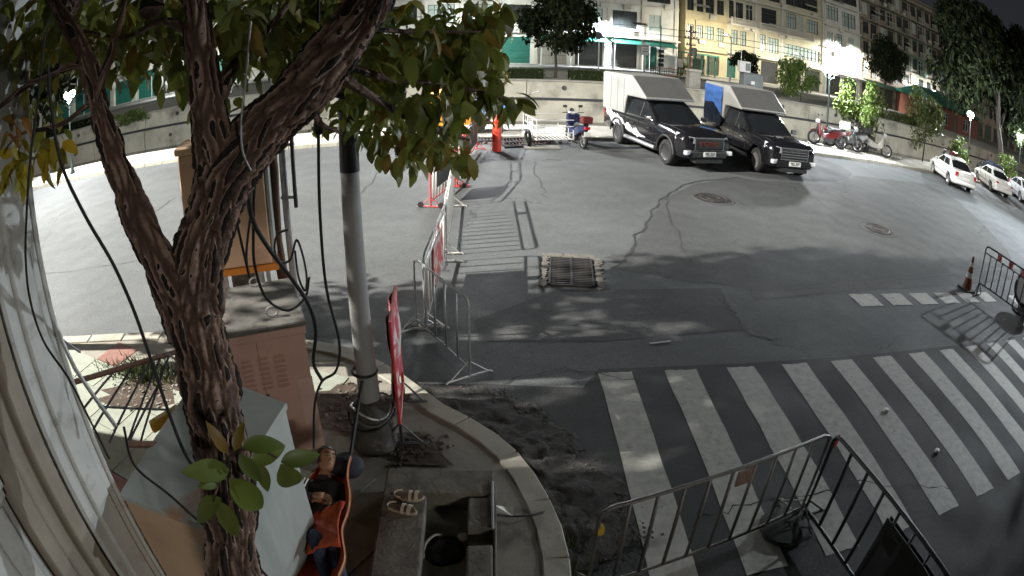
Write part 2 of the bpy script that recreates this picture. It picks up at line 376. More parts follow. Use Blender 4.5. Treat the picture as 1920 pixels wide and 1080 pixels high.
for s in np.arange(-90, 120, 6.0):
    b = MB(); b.bx(s+.02, s+5.98, 0, .5, -.55, .70+rnd.uniform(-.015,.015)); bevel(obj('upper_panel', b, canal_conc, cw), .03)
    b = MB(); b.bx(s+.03, s+5.97, -.35, .3, -3.4, -.72+rnd.uniform(-.02,.02)); bevel(obj('lower_panel', b, canal_conc, cw), .03)
    b = MB(); M_ = Matrix.Translation((s+3.2+rnd.uniform(-.8,.8), -.0, .22)) @ Matrix.Rotation(math.pi/2, 4, 'X'); b.lathe([(.17,-.02),(.17,.06),(.13,.06),(.13,-.0)], 12, M_); obj('drain_pipe', b, dark_steel, cw)
    b = MB(); M_ = Matrix.Translation((s+3.0+rnd.uniform(-.8,.8), -.35, -1.35)) @ Matrix.Rotation(math.pi/2, 4, 'X'); b.lathe([(.15,-.02),(.15,.06),(.11,.06),(.11,-.0)], 12, M_); obj('drain_pipe', b, dark_steel, cw)
b = MB(); b.bx(-90, 126, -.12, .62, .72, .80); obj('coping', b, kerb_m, cw)
b = MB(); b.bx(-90, 126, .02, .4, -.9, -.5); obj('backing', b, dark_steel, cw)
# ---------------------------------------------------------------- buildings across the canal
wall_white = mat('white stucco', (.60,.60,.55), .85, .1, .8, col2=(.38,.37,.32), mixs=.35, mixlo=.52, mixhi=.75)
wall_cream = mat('cream stucco', (.52,.45,.28), .85, .12, .8, col2=(.36,.31,.2), mixs=.4, mixlo=.52, mixhi=.75)
wall_pale = mat('pale yellow stucco', (.50,.47,.34), .85, .1, .8, col2=(.30,.28,.2), mixs=.4, mixlo=.5, mixhi=.72)
wall_grey = mat('weathered stucco', (.30,.26,.20), .9, .2, .7, col2=(.13,.11,.09), mixs=.4, mixlo=.48, mixhi=.7)
trim_m = mat('trim', (.55,.53,.46), .8, .1, 2)
frame_dark = mat('dark window frame', (.035,.035,.03), .5, .2, 5)
frame_lite = mat('pale window frame', (.5,.5,.45), .5, .1, 5)
pane_dark = mat('window glass dark', (.03,.035,.035), .12, .2, 3)
pane_pale = mat('window glass pale', (.34,.42,.38), .3, .2, 3)  # pale tone imitates lit, reflecting glass
shut_green = mat('green shutter', (.02,.13,.10), .5, .15, 3); shut_dark = mat('dark shutter', (.035,.036,.035), .6, .3, 3)
shut_olive = mat('olive shutter', (.07,.09,.065), .6, .2, 3); shut_beige = mat('beige grille', (.25,.23,.17), .6, .2, 3)
green_awn = mat('green canopy', (.02,.14,.10), .6, .15, 3); brick_red = mat('red brick wall', (.16,.06,.04), .85, .2, 3)
roof_m = mat('roof dark', (.05,.045,.04), .8, .3, 2)
_wc = {}
def win_mesh(w, h, nv, nh, fm, pm, t=.07):
    key = (round(w,2), round(h,2), nv, nh, fm.name, pm.name)
    if key in _wc: return _wc[key]
    b = MB(); f = t; b.bx(0,w,-.04,.1,0,f); b.bx(0,w,-.04,.1,h-f,h); b.bx(0,f,-.04,.1,f,h-f); b.bx(w-f,w,-.04,.1,f,h-f)
    for i in range(1, nv): b.bx(w*i/nv-t*.4, w*i/nv+t*.4, -.02, .09, f, h-f)
    for i in range(1, nh): b.bx(f, w-f, -.01, .08, h*(1-.28*i)-t*.4, h*(1-.28*i)+t*.4)
    m1 = b.mesh('window', fm); b = MB(); b.bx(f*.9, w-f*.9, .03, .05, f*.9, h-f*.9); m2 = b.mesh('pane', pm)
    _wc[key] = (m1, m2); return m1, m2
def shutter_mesh(w, h, m):
    key = ('sh', round(w,2), round(h,2), m.name)
    if key in _wc: return _wc[key]
    b = MB(); n = max(6, int(h/.16))
    for i in range(n): z = h*i/n; b.add([(0,0,z),(w,0,z),(w,-.035,z+h/n*.5),(0,-.035,z+h/n*.5),(w,0,z+h/n),(0,0,z+h/n)], [(0,1,2,3),(3,2,4,5)])
    _wc[key] = b.mesh('roller_shutter', m); return _wc[key]
def grille_mesh(w, h, m):
    key = ('gr', round(w,2), round(h,2), m.name)
    if key in _wc: return _wc[key]
    b = MB(); n = int(w/.16)
    for i in range(n+1): b.bx(w*i/n-.02, w*i/n+.02, -.03, .01, 0, h)
    for z in (.05, h*.33, h*.66, h-.05): b.bx(0, w, -.045, -.03, z-.03, z+.03)
    _wc[key] = b.mesh('folding_grille', m); return _wc[key]
def facade(parent, m, x0, x1, z0, z1, ops, depth=.25):
    xs = sorted({x0, x1}|{v for o in ops for v in o[:2] if x0 < v < x1}); zs = sorted({z0, z1}|{v for o in ops for v in o[2:4] if z0 < v < z1})
    b = MB()
    for i in range(len(zs)-1):
        zc = (zs[i]+zs[i+1])/2; run = None
        for j in range(len(xs)):
            solid = j < len(xs)-1 and not any(o[0] < (xs[j]+xs[j+1])/2 < o[1] and o[2] < zc < o[3] for o in ops)
            if solid and run is None: run = xs[j]
            if not solid and run is not None: b.quad((run,0,zs[i]),(xs[j],0,zs[i]),(xs[j],0,zs[i+1]),(run,0,zs[i+1])); run = None
    for o in ops:
        a, c, e, f = o[:4]
        b.quad((a,0,e),(a,depth,e),(a,depth,f),(a,0,f)); b.quad((c,depth,e),(c,0,e),(c,0,f),(c,depth,f)); b.quad((a,depth,f),(c,depth,f),(c,0,f),(a,0,f)); b.quad((a,0,e),(c,0,e),(c,depth,e),(a,depth,e))
        b.quad((a,depth,e),(c,depth,e),(c,depth,f),(a,depth,f))
    D = 11
    b.quad((x0,D,z0),(x0,0,z0),(x0,0,z1),(x0,D,z1)); b.quad((x1,0,z0),(x1,D,z0),(x1,D,z1),(x1,0,z1)); b.quad((x0,0,z1),(x1,0,z1),(x1,D,z1),(x0,D,z1)); b.quad((x1,D,z0),(x0,D,z0),(x0,D,z1),(x1,D,z1))
    return obj('wall', b, m, parent)
def building(name, label, m, s0, s1, H, rows, trimcol=None, pil=None, slabs=(), t=TF, roof=True):
    """rows: (x0,x1,z0,z1,kind); local x along the facade, z above the far ground"""
    th = thing(name, label, 'building', FP(s0, t, .6), CA)
    facade(th, m, 0, s1-s0, 0, H, rows)
    for x0, x1, z0, z1, kind in rows:
        w_, h_ = x1-x0, z1-z0; p = (x0, .1, z0)
        if kind[0] == 'w':
            nv = int(kind[1]); fm = frame_dark if kind[2] == 'd' else frame_lite; pm = pane_pale if kind[3] == 'p' else pane_dark
            a, c = win_mesh(w_, h_, nv, 2 if h_ > 1 else 1, fm, pm); o = link('window', a, th, p); link('pane', c, o)
        elif kind[0] == 's':
            o = link('roller_shutter', shutter_mesh(w_, h_, dict(g=shut_green, d=shut_dark, o=shut_olive)[kind[1]]), th, (x0, .16, z0))
        elif kind[0] == 'g': link('folding_grille', grille_mesh(w_, h_, shut_beige), th, (x0, .12, z0))
    for z, dep, x0, x1, hh in slabs:
        b = MB(); b.bx(x0, x1, -dep, -.003, z-hh, z); obj('floor_slab', b, trimcol or trim_m, th)
    for x, w_, z0, z1 in (pil or []):
        b = MB(); b.bx(x-w_/2, x+w_/2, -.14, -.004, z0, z1); obj('pilaster', b, trimcol or trim_m, th)
    if roof: b = MB(); b.bx(-.1, s1-s0+.1, -.35, 11, H+.003, H+.25); obj('parapet', b, trimcol or trim_m, th)
    return th
def wrow(x0, bays, pitch, z0, z1, offs, kinds, seed=1):
    rn = random.Random(seed); out = []
    for i in range(bays):
        for a, c in offs: out.append((x0+i*pitch+a, x0+i*pitch+c, z0, z1, rn.choice(kinds)))
    return out
# white building, left of the side lane
s0 = -69.5; P_ = 4.2; nb = 23
kn = ['sg','sg','g','sd','sd','sg']; rows = []
tail = ['sg','sg','g','sd','sd','sg']          # the six bays in view by the dark tree
for i in range(nb):
    x = i*P_+.9; j = i-(nb-6); k = tail[j] if j >= 0 else random.choice(['sg','sd','sg','g'])
    if i == nb-1: rows += [(x-.2, x+1.2, .1, 2.9, 'sg')]
    else: rows.append((x-.35, x+2.9, .05, 3.2, k))
    rows.append((x-.2, x+2.8, 4.9, 7.1, 'w4dp' if (i*7) % 3 else 'w4dd')) if j != 5 else rows.append((x+.1, x+1.6, 4.9, 7.0, 'w2lp'))
    rows.append((x-.2, x+2.8, 8.6, 10.6, 'w4ld' if i % 2 else 'w4dd'))
    rows.append((x-.2, x+2.8, 12.0, 13.9, 'w4dd'))
wb = building('white_shophouse_row', 'long white shophouse row with green and dark roller shutters behind the dark round tree', wall_white, s0, s0+nb*P_+.6, 15.2, rows, pil=[(i*P_+.2, .34, 0, 14.9) for i in range(nb+1)], slabs=[(3.95,.9,0,nb*P_+.6,.22),(8.05,.25,0,nb*P_+.6,.15),(11.5,.25,0,nb*P_+.6,.15)])
for i in range(nb):
    if i % 3 == 1 or i >= nb-4:
        b = MB(); x = i*P_+.4; b.add([(x,-.02,3.62),(x+3.7,-.02,3.62),(x+3.7,-1.9,3.05),(x,-1.9,3.05),(x,-.02,3.55),(x+3.7,-.02,3.55),(x+3.7,-1.9,2.98),(x,-1.9,2.98)], [(0,1,2,3),(7,6,5,4),(2,3,7,6),(0,3,7,4),(1,2,6,5)]); obj('awning', b, green_awn, wb)
        for xx in (x+.15, x+3.5): b = MB(); b.tube([(xx,-1.85,.02),(xx,-1.85,3.0)], .04, 6); obj('awning_post', b, white_paint, wb)
# yellow corner building
s0 = 28.6; rows = []
for a, c in ((.2,1.1),(1.5,2.4),(2.7,3.9),(4.3,5.3)): rows += [(a, c, 4.7, 6.4, 'w3dp'), (a, c, 8.2, 10.2, 'w2dd'), (a, c, 11.6, 13.4, 'w2dd')]
rows += [(1.1,2.7,.1,2.7,'so'), (3.0,4.8,.1,2.7,'so')]
building('yellow_corner_building', 'yellow rendered corner building with olive shutters at the lane mouth', wall_cream, s0, 34.3, 14.6, rows, wall_cream, slabs=[(3.3,.5,0,5.7,.18),(7.2,.15,0,5.7,.2),(10.6,.15,0,5.7,.2)])
# pale building with balconies
s0 = 34.32; L_ = 16.1; rows = [(.2,1.5,.1,2.6,'sg'), (5.3,8.0,.1,3.0,'sd'), (9.3,12.0,.1,3.0,'sd'), (12.6,15.4,.1,3.0,'so'),
 (.7,1.6,4.6,6.5,'w2dp'), (2.0,2.9,4.6,6.5,'w2dp'), (5.0,5.9,4.3,6.6,'w2dp'), (6.2,8.0,4.3,6.4,'w4dp'), (9.0,15.2,4.3,6.0,'w9dp'),
 (.3,1.0,8.0,10.5,'w1dd'), (1.3,2.4,8.0,10.4,'w2dd'), (2.8,3.9,8.0,10.4,'w2ld'), (5.2,7.6,7.9,10.4,'w1dd'), (9.2,10.9,8.4,10.5,'w4dp'), (11.3,12.1,7.8,10.5,'w2lp'), (12.8,14.8,8.4,10.3,'w4dp'),
 (.6,2.4,11.6,13.5,'w3dd'), (3.4,5.4,11.6,13.5,'w3dd'), (6.4,8.2,11.6,13.5,'w3dd'), (9.2,14.8,11.7,13.6,'w6dd')]
pb = building('balcony_building', 'pale yellow building with a long latticed balcony above the green shutter', wall_pale, s0, s0+L_, 15.0, rows, slabs=[(3.5,.7,0,L_,.2),(7.35,1.3,0,13.2,.22),(11.0,.5,0,L_,.2)], pil=[(4.3,.3,0,14.8),(8.5,.3,0,14.8),(15.8,.4,0,14.8)])
b = MB()
for x in np.arange(.1, 13.0, .16): b.bx(x, x+.05, -1.26, -1.2, 7.38, 8.05)
b.bx(0, 13.1, -1.3, -1.16, 8.05, 8.15); b.bx(0, 13.1, -1.28, -1.18, 7.66, 7.72)
for x in (0, 4.3, 8.6, 13.0): b.bx(x, x+.2, -1.32, -1.12, 7.36, 8.2)
obj('balcony_rail', b, trim_m, pb, kind='stuff')
# white block with the floodlit front
s0 = 50.45; L_ = 7.3; rows = [(.5,3.2,.1,3.0,'sd'), (3.9,6.7,.1,3.0,'sd'), (.4,1.5,7.5,9.4,'w2lp'), (2.2,3.4,7.5,9.4,'w2dp'), (4.6,5.8,7.5,9.4,'w2lp'), (.3,2.6,11.3,13.4,'w4dp'), (3.4,6.2,10.9,13.1,'w4dp'), (.3,3.0,14.6,16.2,'w5dd'), (3.8,6.6,14.6,16.2,'w5dd'), (4.9,5.3,4.9,6.2,'w1dd')]
building('floodlit_white_block', 'white five storey block glaring under a floodlight between pale and brown buildings', wall_white, s0, s0+L_, 17.2, rows, slabs=[(3.6,1.6,0,L_,.2),(6.9,.5,0,L_,.2),(10.4,.4,0,L_,.2),(14.0,.4,0,L_,.2)])
# tall weathered apartment row running away to the right
s0 = 57.8; nb = 7; P_ = 4.1; rows = []
for i in range(nb):
    x = i*P_
    rows.append((x+.4, x+3.7, .1, 3.0, ['sd','so','sd'][i % 3]))
    for f in range(5):
        z = 4.6+f*3.15; rows.append((x+.5, x+1.7, z, z+1.9, 'w2dd' if (i+f) % 3 else 'w2lp')); rows.append((x+2.2, x+3.6, z-.6, z+1.9, 'w2ld' if (i*f) % 2 else 'w3dd'))
ab = building('weathered_apartment_row', 'tall weathered brown apartment row with stacked balconies under the night sky', wall_grey, s0, s0+nb*P_, 20.4, rows, wall_grey, slabs=[(3.9+f*3.15,.7,0,nb*P_,.18) for f in range(6)], pil=[(i*P_, .35, 0, 20) for i in range(nb+1)])
for i in range(nb):
    for f in range(5):
        b = MB(); x = i*P_+2.0; z = 3.92+f*3.15
        for q in np.arange(0, 1.9, .2): b.bx(x+q, x+q+.04, -.66, -.62, z, z+.9)
        b.bx(x, x+1.9, -.68, -.6, z+.9, z+.96); obj('balcony_rail', b, frame_lite, ab)
b = MB(); b.bx(0, nb*P_, -1.5, -.005, 3.2, 3.42); obj('green_canopy', b, green_awn, ab)
building('far_dark_block', 'dark flat roofed block at the far end of the street', wall_grey, 86.7, 130, 19.5, wrow(1,10,4.2,4.6,6.6,[(.4,1.7),(2.3,3.7)],['w2dd','w2ld'],4)+wrow(1,10,4.2,8.6,10.6,[(.4,1.7),(2.3,3.7)],['w2dd','w2ld'],5)+wrow(1,10,4.2,.1,3,[(.4,3.6)],['sd','so'],6)+wrow(1,10,4.2,12.6,14.6,[(.4,1.7),(2.3,3.7)],['w2dd','w2ld'],7), wall_grey)
building('red_brick_house', 'small red brick house with a green roof behind the right hand shrubs', brick_red, 66, 78, 3.4, [(1,2.4,.6,2.4,'w2ld'),(4,5.2,.1,2.4,'so'),(7,8.6,.6,2.4,'w2ld')], brick_red, t=58, roof=False)
hr = bpy.data.objects['red_brick_house']; b = MB(); b.add([(-.5,-.9,3.3),(12.5,-.9,3.3),(12.5,5.5,5.2),(-.5,5.5,5.2),(12.5,11.8,3.3),(-.5,11.8,3.3)], [(0,1,2,3),(3,2,4,5),(0,3,5),(1,4,2)]); obj('roof', b, green_awn, hr)
acb = MB(); acb.box((0,0,0), (.85,.35,.6)); acb.box((-.12,-.18,0), (.5,.03,.5)); ac_me = acb.mesh('air_conditioner', trim_m)
def clutter(bn, L_, zs, n, seed):
    par = bpy.data.objects[bn]; rn = random.Random(seed)
    for i in range(n): link('air_conditioner', ac_me, par, (rn.uniform(.6, L_-.6), -.22, rn.choice(zs)+rn.uniform(-.1,.1)))
    for i in range(n//2):
        x, z = rn.uniform(.6, L_-1.6), rn.choice(zs)-rn.uniform(.1,.5); b = MB(); b.tube([(x,-.06,z+.6),(x,-.06,z+3.2)], .05, 6); obj('drain_pipe', b, grime_c, par)
    for i in range(n//3):
        x, z = rn.uniform(.6, L_-2.6), rn.choice(zs)+.9; w_ = rn.uniform(1.2,2.6); b = MB(); b.add([(x,-.01,z+.5),(x+w_,-.01,z+.5),(x+w_,-.8,z+.15),(x,-.8,z+.15)], [(0,1,2,3)]); obj('window_awning', b, rn.choice([frame_lite, roof_m, trim_m]), par)
grime_c = mat('stained pipe', (.18,.17,.15), .8, .3, 3)
clutter('white_shophouse_row', 97, (4.4,7.6,8.2,11.2), 60, 1); clutter('yellow_corner_building', 5.7, (4.3,7.8), 3, 2); clutter('balcony_building', 16, (7.0,11.2), 7, 3); clutter('floodlit_white_block', 7.3, (6.2,10.1,13.6), 5, 4); clutter('weathered_apartment_row', 28.7, (7.4,10.6,13.8,16.9), 26, 5)
# ---------------------------------------------------------------- lamps
lamp_green = mat('green lamp post', (.008,.018,.016), .6, .2, 5)
glow = emis('lamp globe glow', (1, .97, .9), 1)
def globe_lamp(label, p, rz, power, H=4.0, globes=2):
    t = thing('globe_lamp', label, 'street lamp', p, rz, 'twin globe lamps along the canal pavement')
    b = MB(); b.lathe([(.16,0),(.16,.12),(.1,.2),(.085,.7),(.055,.8),(.045,H-.35)], 12); auto(obj('post', b, lamp_green, t))
    b = MB(); b.tube([(-.36,0,H-.12),(-.33,0,H-.3),(-.12,0,H-.42),(0,0,H-.5),(.12,0,H-.42),(.33,0,H-.3),(.36,0,H-.12)], .025, 8); b.lathe([(.0,H-.5),(.07,H-.45),(.07,H-.2),(.03,H-.05),(0,H)], 10); auto(obj('bracket', b, lamp_green, t))
    for s in (-1, 1):
        b = MB(); n = 10; b.lathe([(.20*math.sin(math.pi*i/n), H+.08-.20*math.cos(math.pi*i/n)) for i in range(n+1)], 16, Matrix.Translation((.36*s,0,0)))
        o = auto(obj('globe', b, emis('lamp globe glow', (.93,.97,1), power/(math.pi*4*math.pi*.04)/2), t), 80)
    return t
globe_lamp('twin globe lamp glowing behind the leaves beside the left fork of the tree', FP(-18.6, 24.2, .15), CA-.5, 6000)
globe_lamp('twin globe lamp above the white pavement, screened by leaves over the red bollard', FP(.6, 25.3, .15), CA, 4800)
globe_lamp('twin globe lamp standing beside the parked motorcycles', FP(19.2, 25.9, .15), CA, 6500)
globe_lamp('twin globe lamp among the shrubs behind the first white car', FP(33.5, 25.8, .15), CA+.4, 5500)
globe_lamp('twin globe lamp beyond the second white car, under the big trees', FP(43.0, 25.8, .15), CA+.6, 5500)
def street_lamp(label, p, aim, H, power, spot=None, col=(1,.96,.88), arm=2.0, soft=.12, aim_l=(.9, 0, -.75), blend=.3):
    t = thing('street_lamp', label, 'street lamp', p, math.atan2(aim[1], aim[0]), 'tall street lamps')
    b = MB(); b.tube([(0,0,0),(0,0,H*.5),(0,0,H-.6),(.25,0,H-.15),(arm*.5,0,H+.05),(arm,0,H+.1)], [.11,.09,.06,.05,.04,.04], 10); auto(obj('pole', b, steel, t))
    b = MB(); b.box((arm+.3,0,H+.11), (.75,.28,.1)); obj('lamp_head', b, white_paint, t)
    b = MB(); b.box((arm+.3,0,H+.045), (.5,.2,.02)); obj('lens', b, emis('street lamp lens', col, 150), t)
    ld = bpy.data.lights.new('street_lamp_light', 'SPOT'); ld.energy = power; ld.color = col; ld.shadow_soft_size = soft; ld.spot_size = R(spot or 160); ld.spot_blend = blend
    lo = bpy.data.objects.new('lamp_light', ld); COL.objects.link(lo); lo.parent = t; lo.location = (arm+.3, 0, H-.05)
    lo.rotation_euler = Vector(aim_l).to_track_quat('-Z', 'Y').to_euler()
    return t
street_lamp('tall mast lamp far down the left side of the wide road', (-35.2, 2.8, 0), (1, .10), 22, 405000, 72, soft=.2, aim_l=(.739, .329, -.588), blend=1.0)
street_lamp('tall street lamp on the right side of the road beyond the crossing', (26.5, 14.2, 0), (-1, -.25), 6.8, 13000, 150, (.86,.94,1))
for lab, s, t_, H, pw, cl in (('street lamp glaring in front of the white shophouse awnings', 18.6, 66.0, 4.6, 15000, (.86,.93,1)), ('street lamp lighting the yellow corner building', 31.5, 62.5, 5.5, 4500, (1,.9,.7)), ('street lamp glaring before the floodlit white block', 54.2, 66.0, 6.6, 19000, (1,.97,.9)),
    ('street lamp lighting the pale balcony building', 42.5, 63.5, 4.8, 2500, (1,.95,.8)), ('street lamp lighting the foot of the brown apartment row', 72.5, 64.0, 5.2, 9000, (.95,.97,1)), ('street lamp behind the left foliage in front of the white shophouses', -28.5, 62.0, 5.0, 8000, (.95,1,.95)), ('street lamp lighting the shophouses behind the dark round tree', 4.0, 63.0, 5.0, 5500, (.95,1,.95))):
    street_lamp(lab, FP(s, t_, .6), (CV.x, CV.y), H, pw, 170, cl, 1.2)

# ---------------------------------------------------------------- vehicles
def carpaint(name, col, rough=.25): 
    m = mat(name, col, rough, .06, 2, spec=.6); b = m.node_tree.nodes['Principled BSDF']
    b.inputs['Coat Weight'].default_value = .6; b.inputs['Coat Roughness'].default_value = .12; return m
paint_black = carpaint('black car paint', (.008,.008,.010), .14); paint_white = carpaint('white car paint', (.62,.62,.6)); paint_silver = carpaint('silver car paint', (.33,.34,.35)); paint_dark = carpaint('dark blue car paint', (.015,.017,.03))
trim_black = mat('black trim', (.015,.015,.015), .6, .2, 8); shell_white = mat('shell white', (.25,.25,.235), .5, .07, 1.5, col2=(.19,.19,.18), mixs=1.2, mixlo=.5, mixhi=.7); shell_grey = mat('shell shade and seam grey', (.075,.075,.072), .75, .1, 3, bump=.1)
alloy = mat('alloy', (.45,.45,.46), .3, .05, 5, metal=.8); dark_rim = mat('dark rim', (.03,.03,.032), .4, .1, 5)
lamp_lens = mat('headlamp lens', (.55,.56,.6), .08, .05, 5, spec=1)
tarp_blue = mat('blue tarp', (.03,.09,.27), .5, .25, 4, bump=.5, bscale=5)
def ev_mesh(o):
    dg = bpy.context.evaluated_depsgraph_get(); return bpy.data.meshes.new_from_object(o.evaluated_get(dg))
def text_mesh(s, size, ext, m):
    c = bpy.data.curves.new('lettering', 'FONT'); c.body = s; c.size = size; c.extrude = ext; c.align_x = 'CENTER'; c.align_y = 'CENTER'; c.resolution_u = 3
    o = bpy.data.objects.new('lettering', c); COL.objects.link(o); me = ev_mesh(o); bpy.data.objects.remove(o); me.materials.clear(); me.materials.append(m); me.name = 'lettering'; return me
def ring(x, zb, zm, zt, wb, wm, wt, cr=0):
    return [(x,-wb,zb),(x,-wm,zb+.14),(x,-wm*1.0,zm),(x,-wt-(wm-wt)*.35,zt-.02),(x,-wt,zt),(x,-wt*.45,zt+cr),(x,wt*.45,zt+cr),(x,wt,zt),(x,wt+(wm-wt)*.35,zt-.02),(x,wm,zm),(x,wm,zb+.14),(x,wb,zb)]
def cut_mesh(mb, mats, cutters):
    o = obj('tmp', mb, mats); b = MB()
    for c in cutters: b.add(c[0], c[1])
    k = obj('tmpc', b, mats)
    mo = o.modifiers.new('b', 'BOOLEAN'); mo.operation = 'DIFFERENCE'; mo.object = k; mo.solver = 'EXACT'
    bv = o.modifiers.new('v', 'BEVEL'); bv.width = .025; bv.segments = 2; bv.limit_method = 'ANGLE'; bv.angle_limit = R(32)
    me = ev_mesh(o); bpy.data.objects.remove(o); bpy.data.objects.remove(k); return me
def wheel(t, x, y, r, wd, rimm, five=True):
    s = 1 if y > 0 else -1
    T = Matrix.Translation((x, y, r)) @ Matrix.Rotation(-s*math.pi/2, 4, 'X')
    b = MB(); h = wd/2; b.lathe([(r*.62,-h),(r*.9,-h),(r*.985,-h*.75),(r,-h*.3),(r,h*.3),(r*.985,h*.75),(r*.9,h),(r*.66,h),(r*.62,h*.6)], 28, T); o = auto(obj('wheel', b, black_rubber, t))
    b = MB(); b.lathe([(0,h*.35),(r*.10,h*.5),(r*.14,h*.45),(r*.15,h*.2)], 12, T); b.lathe([(r*.56,h*.72),(r*.64,h*.9),(r*.65,h*.2),(r*.56,h*.1)], 28, T)
    for i in range(6 if five else 10):
        a = 2*math.pi*i/(6 if five else 10); M = T @ Matrix.Rotation(a, 4, 'Z'); w_ = r*(.075 if five else .04)
        b.add([(r*.1,-w_,h*.5),(r*.1,w_,h*.5),(r*.6,w_*1.5,h*.75),(r*.6,-w_*1.5,h*.75),(r*.1,-w_,h*.2),(r*.1,w_,h*.2),(r*.6,w_*1.5,h*.3),(r*.6,-w_*1.5,h*.3)], [(0,1,2,3),(3,2,6,7),(0,3,7,4),(1,5,6,2)], M)
    auto(obj('rim', b, rimm, o))
    b = MB(); b.lathe([(0,-h*.2),(r*.6,-h*.2)], 20, T); obj('brake_disc', b, trim_black, o)
def cab_fn(lv):
    """lv: list of (z, x0, x1, w) -> mesh, side(x,z), interpolation"""
    def at(z):
        for i in range(len(lv)-1):
            if lv[i][0] <= z <= lv[i+1][0]:
                t = (z-lv[i][0])/(lv[i+1][0]-lv[i][0]); return [lv[i][k]+(lv[i+1][k]-lv[i][k])*t for k in (1,2,3)]
        return list(lv[-1][1:])
    rings = []
    for z, x0, x1, w_ in lv: rings.append([(x0,-w_,z),(x1,-w_,z),(x1+.09,-w_*.5,z),(x1+.09,w_*.5,z),(x1,w_,z),(x0,w_,z),(x0-.05,w_*.5,z),(x0-.05,-w_*.5,z)])
    return at, rings
def glass(t, at, name, m, kind, z0, z1, a=0, c=1, side=1, off=.012, fr=None):
    b = MB(); n = 5; g = []
    for i in range(n+1):
        z = z0+(z1-z0)*i/n; x0, x1, w_ = at(z)
        if kind == 'side':
            f = [a[0]+(a[1]-a[0])*i/n, c[0]+(c[1]-c[0])*i/n]; g.append([(f[0], side*(w_+off), z), (f[1], side*(w_+off), z)])
        elif kind == 'front': k = .93; g.append([(x1+off,-w_*k,z),(x1+.09+off,-w_*.5,z),(x1+.09+off,w_*.5,z),(x1+off,w_*k,z)])
        else: k = .9; g.append([(x0-off,-w_*k,z),(x0-.05-off,-w_*.5,z),(x0-.05-off,w_*.5,z),(x0-off,w_*k,z)])
    m_ = len(g[0]); vs = [p for r_ in g for p in r_]; fs = [(i*m_+k, i*m_+k+1, (i+1)*m_+k+1, (i+1)*m_+k) for i in range(n) for k in range(m_-1)]
    b.add(vs, fs); return obj(name, b, m, t)
def cyl(x, y, z, r, w_, n=24):
    b = MB(); b.lathe([(r,-w_/2),(r,w_/2)], n, Matrix.Translation((x,y,z)) @ Matrix.Rotation(math.pi/2, 4, 'X')); return b.v, b.f
def vehicle(name, label, cat, p, heading, st, cab, wb2, r, wd, track, paint, rimm, sc_=1.0, group=None):
    t = thing(name, label, cat, p, heading, group); t.scale = (sc_,)*3
    b = MB(); b.loft([ring(*q) for q in st])
    cuts = [cyl(x, s*(track+.12), r*1.02, r*1.2, .62) for x in wb2 for s in (-1, 1)]
    me = cut_mesh(b, paint, cuts); me.name = 'body'; o = auto(link('body', me, t), 30)
    at, rings = cab_fn(cab); b = MB(); b.loft(rings); o = auto(obj('cabin', b, paint, t), 25); bevel(o, .035, 2)
    for x in wb2:
        for s in (-1, 1): wheel(t, x, s*track, r, wd, rimm)
    b = MB(); b.bx(min(wb2)-.3, max(wb2)+.3, -track+.15, track-.15, r*.55, st[2][1]+.25); obj('underbody', b, trim_black, t)
    return t, at
PST = [(-2.80,.52,.92,1.06,.80,.88,.85),(-2.66,.44,.95,1.10,.85,.925,.90),(-1.9,.44,.98,1.12,.87,.93,.90),(-1.2,.44,.98,1.13,.87,.93,.90),(0,.42,.98,1.15,.87,.93,.89),(.9,.42,1.02,1.19,.87,.93,.86,.03),(1.6,.42,1.03,1.20,.87,.935,.82,.05),(2.15,.40,1.0,1.16,.86,.925,.80,.06),(2.42,.40,.95,1.10,.81,.89,.75,.05),(2.56,.44,.86,1.01,.72,.80,.68,.02)]
PCAB = [(1.06,-1.2,1.0,.89),(1.16,-1.2,.95,.875),(1.66,-1.1,.22,.74),(1.76,-1.02,.05,.69),(1.81,-.8,-.15,.58)]
